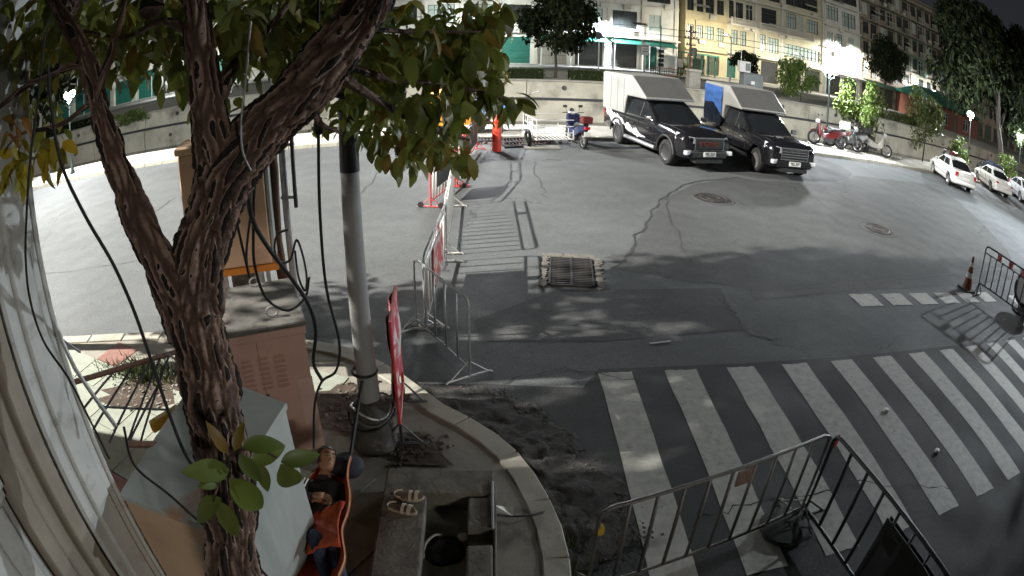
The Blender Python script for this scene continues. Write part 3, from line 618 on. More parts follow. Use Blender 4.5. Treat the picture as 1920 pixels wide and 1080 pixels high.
def pickup(label, p, heading, sc_, kind):
    t, at = vehicle('pickup_truck', label, 'pickup truck', p, heading, PST, PCAB, (1.62,-1.6), .39, .27, .80, paint_black, dark_rim if kind == 'a' else alloy, sc_, 'dark pickups with cargo shells')
    glass(t, at, 'windscreen', glass_dark, 'front', 1.2, 1.70); 
    for s in (-1, 1):
        glass(t, at, 'front_side_window', glass_dark, 'side', 1.2, 1.64, (-.12,-.10), (.76,.17), s); glass(t, at, 'rear_side_window', glass_dark, 'side', 1.2, 1.64, (-1.02,-.98), (-.2,-.17), s)
        b = MB(); b.tube([(.72,s*.9,1.2),(.70,s*1.0,1.24)], .03, 6); b.box((.70,s*1.06,1.28), (.10,.2,.16)); bevel(obj('wing_mirror', b, chrome, t), .03, 2)
        b = MB(); b.tube([(-.95,s*.96,.40),(1.05,s*.96,.40)], [.07,.07], 8); auto(obj('side_step', b, alloy, t))
        for x in (-1.6, 1.62):
            b = MB(); pts = [(x+.50*math.cos(a_), s*.945, .40+.50*math.sin(a_)) for a_ in np.linspace(.05, math.pi-.05, 13)]; b.tube(pts, .035, 6); auto(obj('arch_flare', b, trim_black if kind == 'a' else paint_black, t))
        b = MB(); b.loft([[(2.30,s*.80,1.07),(2.30,s*.80,.86),(2.57,s*.50,.85),(2.57,s*.50,1.02)],[(2.14,s*.90,1.12),(2.14,s*.945,.92),(2.545,s*.70,.84),(2.535,s*.69,1.04)]]); o = obj('headlamp', b, lamp_lens, t)
        b = MB(); b.box((2.56,s*.74,.58), (.14,.26,.13), -s*.45); bevel(obj('fog_lamp', b, lamp_lens, t), .02)
        b = MB(); b.box((-2.79,s*.82,.92), (.06,.12,.32)); obj('tail_lamp', b, tail_red, t)
        [obj('door_handle', MB().box((x,s*.945,.93), (.2,.02,.035)), chrome if kind == 'b' else trim_black, t) for x in (.5,-.55)]
        for x in (.82, -.16, -1.14): obj('door_gap', MB().box((x,s*.934,.80), (.012,.012,.62)), trim_black, t)
    b = MB(); b.bx(2.30,2.64,-.66,.66,.40,.64); bevel(obj('front_bumper', b, paint_black if kind == 'b' else trim_black, t), .05, 2)
    b = MB(); b.bx(2.42,2.595,-.5,.5,.68,1.0); o = bevel(obj('grille', b, trim_black, t), .03, 2)
    b = MB(); b.bx(2.40,2.61,-.54,.54,1.003,1.04); b.bx(2.40,2.61,-.54,.54,.65,.678); b.bx(2.40,2.61,-.53,-.503,.68,1.0); b.bx(2.40,2.61,.503,.53,.68,1.0)
    if kind == 'b': [b.bx(2.42,2.615,-.5,.5,z,z+.025) for z in (.74,.82,.90)]
    obj('grille_frame', b, chrome, t)
    txt, sz, lm = ('FORD', .19, mat('dull red letters', (.14,.015,.015), .5, .1)) if kind == 'a' else ('ISUZU', .13, chrome)
    lo = link('lettering', text_mesh(txt, sz, .008, lm), o); lo.scale = (1.45 if kind == 'a' else 1.2, 1, 1); lo.rotation_euler = (math.pi/2, 0, math.pi/2); lo.location = (2.605 if kind == 'a' else 2.625, 0, .84 if kind == 'a' else .935)
    b = MB(); b.bx(2.645,2.665,-.22,.22,.48,.62); pl = obj('number_plate', b, plate_white, t)
    b = MB(); rn = random.Random(5)
    for i in range(7):
        if i != 3: y = -.15+i*.05; b.bx(2.664,2.669,y-.014,y+.014,.545,.60); 
    b.bx(2.664,2.669,-.13,.13,.505,.525); obj('plate_marks', b, trim_black, pl, kind='stuff')
    for s in (-1, 1):
        b = MB(); b.tube([(1.0,s*.42,1.222),(1.6,s*.40,1.257),(2.1,s*.36,1.215),(2.4,s*.34,1.135)], .012, 6); obj('bonnet_crease', b, paint_black, t)
        b = MB(); b.tube([(1.02,s*.80,1.20),(1.6,s*.80,1.212),(2.15,s*.77,1.165),(2.42,s*.70,1.10)], .006, 5); obj('bonnet_gap', b, trim_black, t)
        b = MB(); b.tube([(-.12,s*.885,1.19),(-.10,s*.745,1.66)], .022, 6); obj('door_pillar', b, trim_black, t)
    b = MB(); b.bx(2.52,2.645,-.45,.45,.655,.675); obj('bumper_lip', b, chrome if kind == 'b' else trim_black, t)
    b = MB(); b.bx(2.36,2.645,-.5,.5,.28,.395); obj('skid_plate', b, trim_black, t)
    b = MB(); b.bx(-2.95,-2.78,-.72,.72,.46,.60); obj('rear_bumper', b, chrome, t)
    obj('wiper', MB().tube([(1.06,-.5,1.19),(1.0,-.05,1.22)], .012, 5), trim_black, t); obj('wiper', MB().tube([(1.06,.1,1.19),(1.0,.55,1.22)], .012, 5), trim_black, t)
    # cargo shell over the bed, with the sloping fairing above the cab
    sh_ = [(-2.84,1.13),(-2.88,2.40),(-2.78,2.47),(-.72,2.50),(.30,1.86),(.27,1.80),(-.98,1.78),(-1.08,1.60),(-1.17,1.13)]
    b = MB(); W = .925; n = len(sh_); vs = [(x,-W,z) for x,z in sh_]+[(x,W,z) for x,z in sh_]
    b.add(vs, [tuple(range(n)), tuple(range(2*n-1,n-1,-1))]+[(i,n+i,n+(i+1)%n,(i+1)%n) for i in range(n)]); o = bevel(obj('cargo_shell', b, shell_white, t), .045, 2); auto(o)
    d = Vector((1.02,0,-.64)).normalized(); nv = Vector((.64,0,1.02)).normalized()
    b = MB(); q = Vector((-.69,0,2.48)); e = q+d*1.13
    b.quad(*[tuple(pnt+nv*.006+Vector((0,y,0))) for pnt, y in ((q,-.885),(e,-.885),(e,.885),(q,.885))]); obj('fairing_panel', b, shell_grey, o)  # pale front slope drawn dark grey, its shade put into the colour
    for s in (-1, 1):
        for x in (-2.2,-1.7,-1.22): obj('panel_seam', MB().bx(x-.008,x+.008,s*(W-.002),s*(W+.004),1.2,2.36), shell_grey, o)
    b = MB(); b.bx(.24,.31,-.90,.90,1.80,1.84); obj('fairing_trim', b, chrome, o)
    if kind == 'a':
        rn = random.Random(11); b = MB(); dc = mat('white side graphic', (.7,.7,.72), .4, .05)
        for s in (-1, 1):
            for i in range(60):
                u = rn.random(); x = -2.45+2.3*u+rn.uniform(-.12,.12); z = 1.06-.44*u+rn.uniform(-.12,.09); L_ = rn.uniform(.25,.75); wv = rn.uniform(.02,.06)
                if abs(x+1.6) < .50 and z < .92: continue
                x2, z2 = x+L_*.8, max(.6, z-L_*.42); y = s*.9385; y = s*(.9385)
                b.add([(x,y,z),(x+.05,y,z+wv),((x+x2)/2,y,(z+z2)/2+wv*1.6),(x2,y,z2),((x+x2)/2-.03,y,(z+z2)/2-wv)], [(0,1,2,3,4)])
        obj('side_graphic', b, dc, t, kind='stuff')
    else:
        b = MB(); N = 9; rn = random.Random(4); g = [(-2.82+1.62*i/N, -(W+.012+rn.uniform(0,.05)), 1.02+1.36*j/N-(.12*rn.random() if j == 0 else 0)) for j in range(N+1) for i in range(N+1)]
        b.add(g, [(j*(N+1)+i,j*(N+1)+i+1,(j+1)*(N+1)+i+1,(j+1)*(N+1)+i) for j in range(N) for i in range(N)]); obj('tarp', b, tarp_blue, t)
    return t
pickup('black pickup with white splash graphics and red FORD grille letters under a white cargo shell', (5.46,21.9,0), math.atan2(-.954,.30), 1.13, 'a')
pickup('dark pickup with a blue tarp on its white cargo shell', (9.25,21.8,0), math.atan2(-.995,.10), 1.12, 'b')
CST = [(-2.28,.42,.72,.86,.60,.74,.62),(-2.18,.30,.78,.97,.74,.83,.72,.01),(-1.6,.26,.80,1.0,.80,.87,.76,.02),(-.8,.24,.80,.98,.82,.88,.80,.0),(.3,.24,.78,.95,.82,.88,.80),(1.0,.24,.76,.96,.82,.88,.74,.03),(1.6,.25,.72,.88,.80,.87,.70,.04),(2.0,.28,.66,.78,.72,.82,.62,.03),(2.2,.36,.6,.68,.56,.68,.5)]
CCAB = [(.90,-1.75,1.0,.82),(.98,-1.66,.92,.80),(1.34,-1.05,.2,.66),(1.43,-.85,-.02,.60),(1.465,-.6,-.25,.5)]
def sedan(label, p, heading, sc_, paint, rimm=None, cst=CST, ccab=CCAB, box=False):
    t, at = vehicle('parked_car', label, 'car', p, heading, cst, ccab, (1.32,-1.30), .315, .2, .74, paint, rimm or alloy, sc_, 'cars parked along the far kerb')
    glass(t, at, 'windscreen', glass_dark, 'front', 1.0, 1.36); glass(t, at, 'rear_window', glass_dark, 'rear', 1.02, 1.37)
    for s in (-1, 1):
        glass(t, at, 'front_side_window', glass_dark, 'side', 1.0, 1.32, (-.3,-.28), (.62,.12), s); glass(t, at, 'rear_side_window', glass_dark, 'side', 1.0, 1.32, (-1.25,-.95), (-.37,-.35), s)
        b = MB(); b.box((.62,s*.93,1.02), (.1,.18,.12)); bevel(obj('wing_mirror', b, paint, t), .03)
        b = MB(); b.box((-2.17,s*.66,.80), (.22,.26,.24 if not box else .14)); bevel(obj('tail_lamp', b, tail_red, t), .03)
        b = MB(); b.box((2.06,s*.60,.66), (.2,.26,.13)); bevel(obj('headlamp', b, lamp_lens, t), .03)
        for x in (.66,-.33,-1.12): obj('door_gap', MB().box((x,s*.884,.66), (.01,.012,.5)), trim_black, t)
        obj('side_moulding', MB().box((0,s*.889,.5), (2.0,.012,.03)), trim_black, t)
    b = MB(); b.bx(-2.36,-2.2,-.74,.74,.34,.52); bevel(obj('rear_bumper', b, paint, t), .05, 2)
    b = MB(); b.bx(-2.30,-2.26,-.24,.24,.62,.74); obj('number_plate', b, plate_white, t)
    return t
sedan('white car with red tail lamps parked nearest the shrubs and lamp', (23.55,24.6,0), math.atan2(2.26,.75), 1.04, paint_white)
sedan('white boxy saloon parked second along the right kerb', (29.65,25.9,0), math.atan2(2.3,.9), 1.04, paint_white, box=True)
sedan('silver car parked at the right edge behind the boxy saloon', (33.2,25.2,0), math.atan2(2.3,1.0), 1.04, paint_silver)
sedan('dark car parked between the boxy saloon and the big tree', (33.0,29.0,.0), math.atan2(2.3,1.0), 1.04, paint_dark)
# ---------------------------------------------------------------- motorcycles
seat_m = mat('black seat vinyl', (.015,.015,.015), .5, .2, 9)
def motorcycle(name, label, p, rz, body, sc_=1.0, box=None, group='motorcycles parked by the lamp post', lean=.12, cat='motorcycle'):
    t = thing(name, label, cat, p, rz, group); t.rotation_euler = (lean, 0, rz); t.scale = (sc_,)*3
    for x in (.62,-.62):
        T = Matrix.Translation((x,0,.29)) @ Matrix.Rotation(math.pi/2, 4, 'X'); b = MB(); b.tube([(x+.245*math.cos(a_),0,.29+.245*math.sin(a_)) for a_ in np.linspace(0,2*math.pi,25)[:-1]], .05, 8, False, None, True); o = auto(obj('wheel', b, black_rubber, t), 80)
        b = MB(); b.tube([(x+.205*math.cos(a_),0,.29+.205*math.sin(a_)) for a_ in np.linspace(0,2*math.pi,21)[:-1]], .018, 6, False, None, True); b.lathe([(.045,-.06),(.045,.06)], 10, T)
        for i in range(8): a_ = math.pi*i/4; b.tube([(x,0,.29),(x+.2*math.cos(a_),0,.29+.2*math.sin(a_))], .006, 4)
        auto(obj('rim', b, alloy, o))
    b = MB(); b.tube([(.62,.07,.29),(.48,.06,.72),(.40,.05,.95)], .028, 8); b.tube([(.62,-.07,.29),(.48,-.06,.72),(.40,-.05,.95)], .028, 8); auto(obj('fork', b, chrome, t))
    b = MB(); b.tube(smooth_path([(.30,.36,1.02),(.34,.25,1.02),(.40,.08,.97),(.40,-.08,.97),(.34,-.25,1.02),(.30,-.36,1.02)], 4), .016, 6); b.tube([(.36,.2,1.0),(.38,.24,1.2)], .008, 5); b.tube([(.36,-.2,1.0),(.38,-.24,1.2)], .008, 5); b.box((.38,.26,1.22), (.03,.13,.08)); b.box((.38,-.26,1.22), (.03,.13,.08)); auto(obj('handlebar', b, dark_steel, t))
    b = MB(); b.loft([[(.40,y*.5,z) for y,z in ((-.2,.9),(.2,.9),(.2,1.0),(-.2,1.0))],[(.50,y,z) for y,z in ((-.11,.86),(.11,.86),(.1,1.04),(-.1,1.04))],[(.58,y,z) for y,z in ((-.07,.89),(.07,.89),(.07,1.0),(-.07,1.0))]]); bevel(obj('headlamp', b, lamp_lens, t), .02)
    b = MB(); b.loft([[(x,-w_,z0),(x,w_,z0),(x,w_*.85,z1),(x,-w_*.85,z1)] for x,w_,z0,z1 in ((.47,.14,.45,.92),(.36,.2,.35,.86),(.18,.13,.32,.5),(-.05,.13,.30,.56),(-.3,.15,.36,.70),(-.62,.14,.52,.74),(-.86,.07,.62,.76))]); auto(bevel(obj('bodywork', b, body, t), .03, 2))
    b = MB(); b.loft([[(x,-w_,z0),(x,w_,z0),(x,w_*.8,z1),(x,-w_*.8,z1)] for x,w_,z0,z1 in ((.02,.10,.56,.70),(-.2,.15,.66,.78),(-.5,.15,.70,.80),(-.8,.11,.74,.83))]); auto(bevel(obj('seat', b, seat_m, t), .03, 2))
    b = MB(); b.box((-.02,0,.28), (.36,.2,.2)); b.tube([(.05,-.14,.22),(-.3,-.17,.24),(-.75,-.17,.36)], [.03,.04,.05], 8); auto(obj('engine', b, dark_steel, t))
    b = MB(); b.loft([[(x,-.06,z),(x,.06,z),(x,.05,z+.03),(x,-.05,z+.03)] for x,z in ((.85,.42),(.75,.56),(.6,.60),(.45,.55))]); obj('front_mudguard', b, body, t)
    b = MB(); b.box((-.93,0,.70), (.07,.16,.08)); obj('tail_lamp', b, tail_red, t); b = MB(); b.box((-.95,0,.52), (.02,.2,.14)); obj('number_plate', b, plate_white, t)
    b = MB(); b.tube([(-.05,.06,.3),(-.12,.26,.02)], .014, 6); obj('side_stand', b, dark_steel, t)
    if box: b = MB(); b.box((-.78,0,.98), (.42,.42,.34)); bevel(obj('top_box', b, box, t), .04, 2)
    return t
moto_red = carpaint('red moto paint', (.10,.014,.016)); moto_blue = carpaint('blue moto paint', (.012,.018,.06)); moto_white = carpaint('white moto paint', (.30,.30,.28)); moto_grey = carpaint('grey moto paint', (.06,.065,.07))
motorcycle('motorcycle', 'red motorcycle with a white delivery box standing beside the lamp post', FP(18.9,25.3,.15), CA+R(160), moto_red, 1.3, white_paint)
motorcycle('motorcycle', 'dark grey motorcycle parked third in the row behind the red one', FP(20.0,25.2,.15), CA+R(-25), moto_grey, 1.3)
motorcycle('motorcycle', 'silver motorcycle with a red tail parked between the red bike and the scooter', FP(20.8,25.4,.15), CA+R(165), moto_white, 1.3, seat_m)
motorcycle('motor_scooter', 'pale scooter parked at the shrub end of the motorcycle row', FP(22.3,25.1,.15), CA+R(-35), moto_white, 1.3, None)
motorcycle('motorcycle', 'dark motorcycle with red and blue load beside the shrub near the first white car', FP(29.5,25.0,.15), CA+R(70), moto_grey, 1.15, moto_red)
# motorcycle with a goods sidecar
mt = motorcycle('sidecar_motorcycle', 'blue motorcycle with a white rail goods sidecar by the far kerb', (2.25,22.5,0), R(105), moto_blue, 1.18, None, None, 0)
b = MB()
for z in (.32,.52,.72,.92):
    b.tube([(.75,.35,z),(.75,1.5,z),(-.7,1.5,z),(-.7,.35,z)], .014, 6)
for x in (.75,.25,-.25,-.7): b.tube([(x,1.5,.3),(x,1.5,.94)], .016, 6); b.tube([(x,.35,.3),(x,.35,.6)], .016, 6)
for y in np.arange(.4,1.5,.12): b.tube([(.75,y,.32),(-.7,y,.32)], .012, 5)
b.box((.0,1.46,.62), (.4,.02,.3)); auto(obj('sidecar_frame', b, white_paint, mt))
T = Matrix.Translation((-.2,1.66,.28)); b = MB(); b.tube([(-.2+.24*math.cos(a_),1.62,.29+.24*math.sin(a_)) for a_ in np.linspace(0,2*math.pi,25)[:-1]], .05, 8, False, None, True); auto(obj('sidecar_wheel', b, black_rubber, mt), 80)
b = MB(); b.tube(smooth_path([(.6,1.5,.6),(.5,1.55,1.2),(.2,1.5,1.6),(-.2,1.3,1.75)], 6), .012, 5); obj('canopy_hoop', b, dark_steel, mt)
b = MB(); b.box((.32,0,.80), (.2,.42,.34)); bevel(obj('front_basket', b, moto_blue, mt), .03)
b = MB(); b.box((-.84,.0,.95), (.3,.34,.2)); bevel(obj('tail_box', b, moto_red, mt), .03)
# ---------------------------------------------------------------- crowd barriers
bar_red = mat('barrier red paint', (.48,.05,.05), .5, .25, 9, col2=(.4,.3,.28), mixs=15, mixlo=.6, mixhi=.7)
bar_white = mat('barrier white paint', (.58,.56,.52), .5, .2, 9, col2=(.25,.18,.13), mixs=12, mixlo=.62, mixhi=.72)
bar_yel = mat('barrier yellow tape', (.55,.36,.04), .5, .2, 9)
sign_dark = mat('dark sign panel', (.03,.03,.03), .6, .3, 5)
sign_red = mat('red sign panel', (.42,.05,.06), .6, .25, 5, col2=(.5,.42,.38), mixs=4, mixlo=.5, mixhi=.56)
def barrier(label, a, c, h, m, mb_=None, nb=9, feet='loop', panel=None, plates=(), dbl=True, lo=.16, wheels=False, group='steel crowd barriers', r=.022):
    a = Vector((a[0],a[1],0)); c = Vector((c[0],c[1],0)); L = (c-a).length; rz = math.atan2((c-a).y, (c-a).x)
    t = thing('crowd_barrier', label, 'barrier', a, rz, group); m2 = mb_ or m
    q = .09; fr = [(0,0,lo),(0,0,h-q),(q*.3,0,h-q*.3),(q,0,h),(L-q,0,h),(L-q*.3,0,h-q*.3),(L,0,h-q),(L,0,lo)]
    b = MB(); b.tube(fr+[], r, 8, True, None, True); auto(obj('frame', b, m, t))
    top = h
    if dbl: b = MB(); top = h-.17; b.tube([(0,0,top),(L,0,top)], r*.75, 6); auto(obj('rail', b, m, t))
    b = MB(); b.tube([(0,0,lo+.0),(0,0,top)], r*.95, 6); me = b.mesh('bar', m2, True)
    for i in range(1, nb): o = link('bar', me, t, (L*i/nb, 0, 0))
    for x in plates:
        b = MB(); b.box((L*x, .0, h-.085), (.16,.02,.165)); obj('plate', b, sign_red, t)
    if panel:
        x0, x1, z0, z1, pm = panel; b = MB(); b.bx(x0*L, x1*L, -.03, -.022, z0, z1); b.bx(x0*L, x1*L, .022, .03, z0, z1); obj('sign_panel', b, pm, t)
    for x in (0.02, L-.02):
        b = MB()
        if feet == 'loop':
            b.tube([(x,-.02,lo),(x,-.24,.10),(x,-.27,.03),(x,-.22,.02),(x,.22,.02),(x,.27,.03),(x,.24,.10),(x,.02,lo)], r*.75, 6); b.tube([(x,0,lo),(x,0,.02)], r*.7, 6); b.tube([(x,-.08,.02),(x,-.02,lo)], r*.5, 6)
        elif feet == 'flat':
            b.tube([(x,0,lo),(x,0,.02)], r, 6); b.tube([(x,-.33,.012),(x,-.3,.035),(x,.3,.035),(x,.33,.012)], r*.9, 6); b.tube([(x,-.28,.03),(x,0,.26),(x,.28,.03)], r*.6, 6)
        auto(obj('foot', b, m, t))
        if wheels:
            for s in (-.26,.26): b = MB(); b.lathe([(.03,-.03),(.07,-.03),(.07,.03),(.03,.03)], 12, Matrix.Translation((x,s,.07)) @ Matrix.Rotation(math.pi/2,4,'Y')); auto(obj('castor', b, black_rubber, t))
    return t
barrier('thin white barrier turned across the end of the line, beside the red banner', (-1.36,7.93), (-.50,6.62), 1.10, steel, nb=5, feet='flat', dbl=False, r=.016)
t = barrier('grey barrier with a pink sign, second from the near end of the line of barriers', (-1.22,7.95), (-1.20,10.55), 1.12, steel, bar_white, nb=9, feet='flat', panel=(.3,.75,.3,.95,sign_red), plates=(.62,))
barrier('grey white barrier in the middle of the line, below the leaves', (-1.24,10.9), (-1.42,14.1), 1.12, bar_white, bar_white, nb=13, feet='flat', plates=(.7,))
barrier('red and white wheeled barrier with a sign panel, under the hanging leaves', (-1.95,14.0), (-1.55,15.95), 1.12, bar_red, bar_white, nb=9, feet='flat', panel=(.22,.8,.4,1.0,sign_dark), wheels=True)
barrier('barrier half hidden by leaves between the wheeled barrier and the red bollard', (-1.5,16.0), (-1.52,18.4), 1.12, bar_red, bar_white, nb=9, feet='flat', plates=(.5,))
barrier('last barrier of the line, with a dark panel, next to the red bollard', (-1.5,18.7), (-1.3,21.2), 1.15, bar_red, bar_white, nb=8, feet='flat', panel=(.05,.95,.3,1.05,sign_dark))
barrier('dark barrier with small plates standing alone by the traffic cone', (11.05,9.5), (11.55,7.75), 1.28, dark_steel, nb=8, feet='loop', plates=(.3,.55,.8), lo=.34)
n1 = barrier('dull steel barrier across the zebra crossing with a small sign on its rail', (.66,3.12), (2.93,3.86), 1.10, mat('dull steel', (.17,.165,.155), .5, .25, 14, metal=.5, col2=(.10,.07,.05), mixs=9, mixlo=.55, mixhi=.7), nb=10, feet='flat', dbl=False, lo=.14, r=.018)
b = MB(); b.box((1.36,-.0,.97), (.20,.02,.16)); obj('sign_plate', b, mat('small notice', (.22,.15,.12), .6, .4, 40), n1)
b = MB(); b.box((.02,0,.88), (.05,.05,.08)); obj('yellow_tape', b, bar_yel, n1)
n2 = barrier('dark barrier hung with a black board running to the bottom edge of the picture', (2.98,3.84), (3.42,1.45), 1.10, dark_steel, nb=8, feet='flat', dbl=False, lo=.14, panel=(.46,.83,.2,.96,sign_dark))
rb = MB(); rb.add([(0,0,0),(.05,.01,0),(.07,.03,-.12),(.02,.0,-.16),(.03,.02,-.06),(-.03,.02,-.11)], [(0,1,2,3),(0,4,5)]); o = obj('red_ribbon', rb, mat('red ribbon', (.6,.02,.03), .6, .2, 8)); o.location = (2.985,3.82,1.09); tag(o, 'red ribbon tied where the two near barriers meet', 'ribbon')
b = MB(); b.lathe([(0,.0),(.27,.0),(.29,.03),(.27,.06),(.16,.075),(.05,.08),(0,.08)], 22); o = auto(obj('rubber_base', b, black_rubber)); o.location = (2.72,3.72,.004); tag(o, 'black rubber weight on the crossing below the joint of the near barriers', 'barrier base')
def lathe_thing(name, label, cat, p, prof, m, n=20): 
    b = MB(); b.lathe(prof, n); o = auto(obj(name, b, m)); o.location = p; tag(o, label, cat); return o
def cone(label, p, h, rz=0, col=None):
    t = thing('traffic_cone', label, 'traffic cone', p, rz, None); k = h/.8; om = mat('cone orange', (.16,.04,.018), .6, .3, 8)
    b = MB(); b.box((0,0,.02*k), (.42*k,.42*k,.04*k)); bevel(obj('base', b, black_rubber, t), .01)
    b = MB(); b.lathe([(.15*k,.04*k),(.125*k,.18*k),(.03*k,.78*k),(.026*k,.8*k)], 20); auto(obj('cone_body', b, om, t))
    for z0, z1 in ((.30,.42),(.56,.66)): b = MB(); b.lathe([(.128*k-.157*k*(z0-.18)+.003,z0*k),(.128*k-.157*k*(z1-.18)+.003,z1*k)], 20); auto(obj('reflective_collar', b, white_paint, t))
    return t
p = G(1812,543); cone('tall orange traffic cone casting a shadow beside the lone barrier', (p.x,p.y,0), .86)
p = G(1921,592); cone('orange traffic cone cut by the right edge of the picture', (p.x+.25,p.y+.1,0), .95)
t = thing('round_sign', 'round white board with a dark rim behind the lone barrier', 'sign', (12.55,8.55,0), R(200))
b = MB(); T = Matrix.Translation((0,0,.62)) @ Matrix.Rotation(R(62),4,'Y'); b.lathe([(0,-.02),(.42,-.02),(.42,.02),(0,.02)], 28, T); auto(obj('board', b, white_paint, t)); b = MB(); b.tube([T @ Vector((.43*math.cos(a_),.43*math.sin(a_),0)) for a_ in np.linspace(0,2*math.pi,33)[:-1]], .05, 8, False, None, True); auto(obj('rim', b, black_rubber, t), 80)
b = MB(); b.lathe([(.34,0),(.36,.05),(.12,.10),(.05,.2),(.045,.5)], 20); auto(obj('foot', b, black_rubber, t))
# banner sign on a folding stand
bn = thing('banner_sign', 'red and white banner board seen edge on, on a black folding stand', 'sign', (-1.17,5.45,.12), R(96.5))
banner_m = mat('red white banner', (.46,.07,.10), .6, .15, 3, col2=(.62,.56,.55), mixs=3.2, mixlo=.48, mixhi=.56)
b = MB(); N = 10
g0 = [((i/N-.5)*.8, .02*math.sin(i*1.1)+.012*math.sin(j*.9), .47+.98*j/N) for j in range(N+1) for i in range(N+1)]
b.add(g0, [(j*(N+1)+i,j*(N+1)+i+1,(j+1)*(N+1)+i+1,(j+1)*(N+1)+i) for j in range(N) for i in range(N)]); b.add([(x,y+.03,z) for x,y,z in g0], [(j*(N+1)+i,(j+1)*(N+1)+i,(j+1)*(N+1)+i+1,j*(N+1)+i+1) for j in range(N) for i in range(N)]); obj('board', b, banner_m, bn)
b = MB(); b.tube([(-.41,.0,.3),(-.41,0,1.47),(.41,0,1.47),(.41,0,.3)], .018, 6, True, None, True); auto(obj('frame', b, bar_red, bn))
for x in (-.4,.4):
    b = MB(); b.tube([(x,0,.32),(x,0,.02)], .016, 6); b.tube([(x,-.26,.01),(x,-.24,.03),(x,.24,.03),(x,.26,.01)], .018, 6); b.tube([(x,-.22,.03),(x,0,.3),(x,.22,.03)], .014, 6); auto(obj('stand_leg', b, dark_steel, bn))
# red bollard by the far kerb
p = G(931,283); bo = thing('red_bollard', 'bright red bollard pipe standing by the steel grates at the far kerb', 'bollard', (p.x,p.y,0), 0)
bm = mat('bright red paint', (.75,.06,.025), .4, .1, 6); bo.scale = (.95,.95,.93); b = MB(); b.lathe([(.17,0),(.17,1.10),(.16,1.12)], 20); auto(obj('pipe', b, bm, bo)); b = MB(); b.lathe([(.17,1.10),(.23,1.12),(.23,1.17),(.16,1.19),(.13,1.32),(.06,1.38),(0,1.39)], 20); auto(obj('cap', b, bm, bo)); b = MB(); b.tube([(.175*math.cos(a_),.175*math.sin(a_),.52+.14*math.sin(a_)) for a_ in np.linspace(0,2*math.pi,25)[:-1]], .012, 5, False, None, True); obj('chain_loop', b, dark_steel, bo)
# steel grates lying at the kerb
grate_m = mat('rusty grate steel', (.05,.035,.03), .7, .4, 14)
def grate(label, p, w_, d, rz, tilt=0, n=16, z=.03):
    t = thing('steel_grate', label, 'grate', (p[0],p[1],z), rz); t.rotation_euler = (tilt,0,rz); b = MB()
    for a_ in ((0,-d/2),(0,d/2),(0,0)): b.bx(-w_/2,w_/2,a_[1]-.03,a_[1]+.03,-.04,.04)
    b.bx(-w_/2,-w_/2+.06,-d/2,d/2,-.038,.038); b.bx(w_/2-.06,w_/2,-d/2,d/2,-.038,.038); obj('frame', b, dark_steel, t)
    b = MB(); b.bx(-.012,.012,-d/2,d/2,-.025,.025); me = b.mesh('bar', grate_m)
    for i in range(1, n): link('bar', me, t, (-w_/2+w_*i/n,0,0))
    return t
grate('large steel grate lying flat at the kerb behind the red bollard', (-.1,23.0,0), 2.6, 1.1, CA, 0, 22, .10)
grate('rusty grate tipped against the pile beside the red bollard', (.5,22.15,0), 2.0, .7, CA+.2, .25, 16, .12)
p = G(1010,275); b = MB(); b.box((0,0,.03), (1.3,.55,.06)); o = bevel(obj('concrete_slab', b, concrete), .015); o.location = (p.x+.1,p.y-.25,.004); o.rotation_euler = (0,0,CA); tag(o, 'pale concrete slab lying flat beside the goods sidecar', 'slab')
dp = MB(); rn = random.Random(8)
for i in range(60): dp.box((rn.gauss(0,.8),rn.gauss(0,.3),.04+rn.random()*.05), (rn.uniform(.05,.22),rn.uniform(.04,.16),rn.uniform(.03,.1)), rn.random()*3)
o = obj('rubble_pile', dp, mat('rubble', (.1,.08,.07), .9, .5, 6)); o.location = (-.1,22.35,0); o['kind'] = 'stuff'; tag(o, 'dark rubble strewn around the foot of the red bollard', 'rubble')
# canvas cart with orange and blue sheets
ct = thing('covered_handcart', 'handcart under orange yellow canvas with a blue sheet, behind the hanging leaves', 'handcart', (-2.3,24.3,.15), CA)
org = mat('orange canvas', (.70,.27,.02), .7, .2, 3, bump=.5, bscale=4); rn = random.Random(2)
def cloth(x0,x1,y0,y1,z0,z1,name,m,N=8):
    b = MB(); g = []
    for j in range(N+1):
        for i in range(N+1): g.append((x0+(x1-x0)*i/N+rn.uniform(-.03,.03), y0+(y1-y0)*j/N+rn.uniform(-.05,.05), z0+(z1-z0)*j/N+rn.uniform(-.04,.04)))
    b.add(g, [(j*(N+1)+i,j*(N+1)+i+1,(j+1)*(N+1)+i+1,(j+1)*(N+1)+i) for j in range(N) for i in range(N)]); o = obj(name, b, m, ct); auto(o, 80)
cloth(-1.1,.5,-.62,-.45,.35,1.55,'side_canvas',org); cloth(-1.15,.55,-.5,.6,1.6,1.75,'top_canvas',org); cloth(.55,2.0,-.6,.5,.75,1.25,'blue_sheet',tarp_blue)
b = MB(); b.box((0,0,.4), (2.6,1.0,.12)); obj('cart_bed', b, dark_steel, ct)
for x in (-.8,.8): b = MB(); b.lathe([(.06,-.04),(.3,-.04),(.3,.04),(.06,.04)], 18, Matrix.Translation((x,-.55,.3)) @ Matrix.Rotation(math.pi/2,4,'X')); auto(obj('wheel', b, black_rubber, ct))
for x in (1.5,1.75): b = MB(); b.tube([(x,-.6,0),(x,-.6,1.7)], .03, 6); obj('post', b, dark_steel, ct)
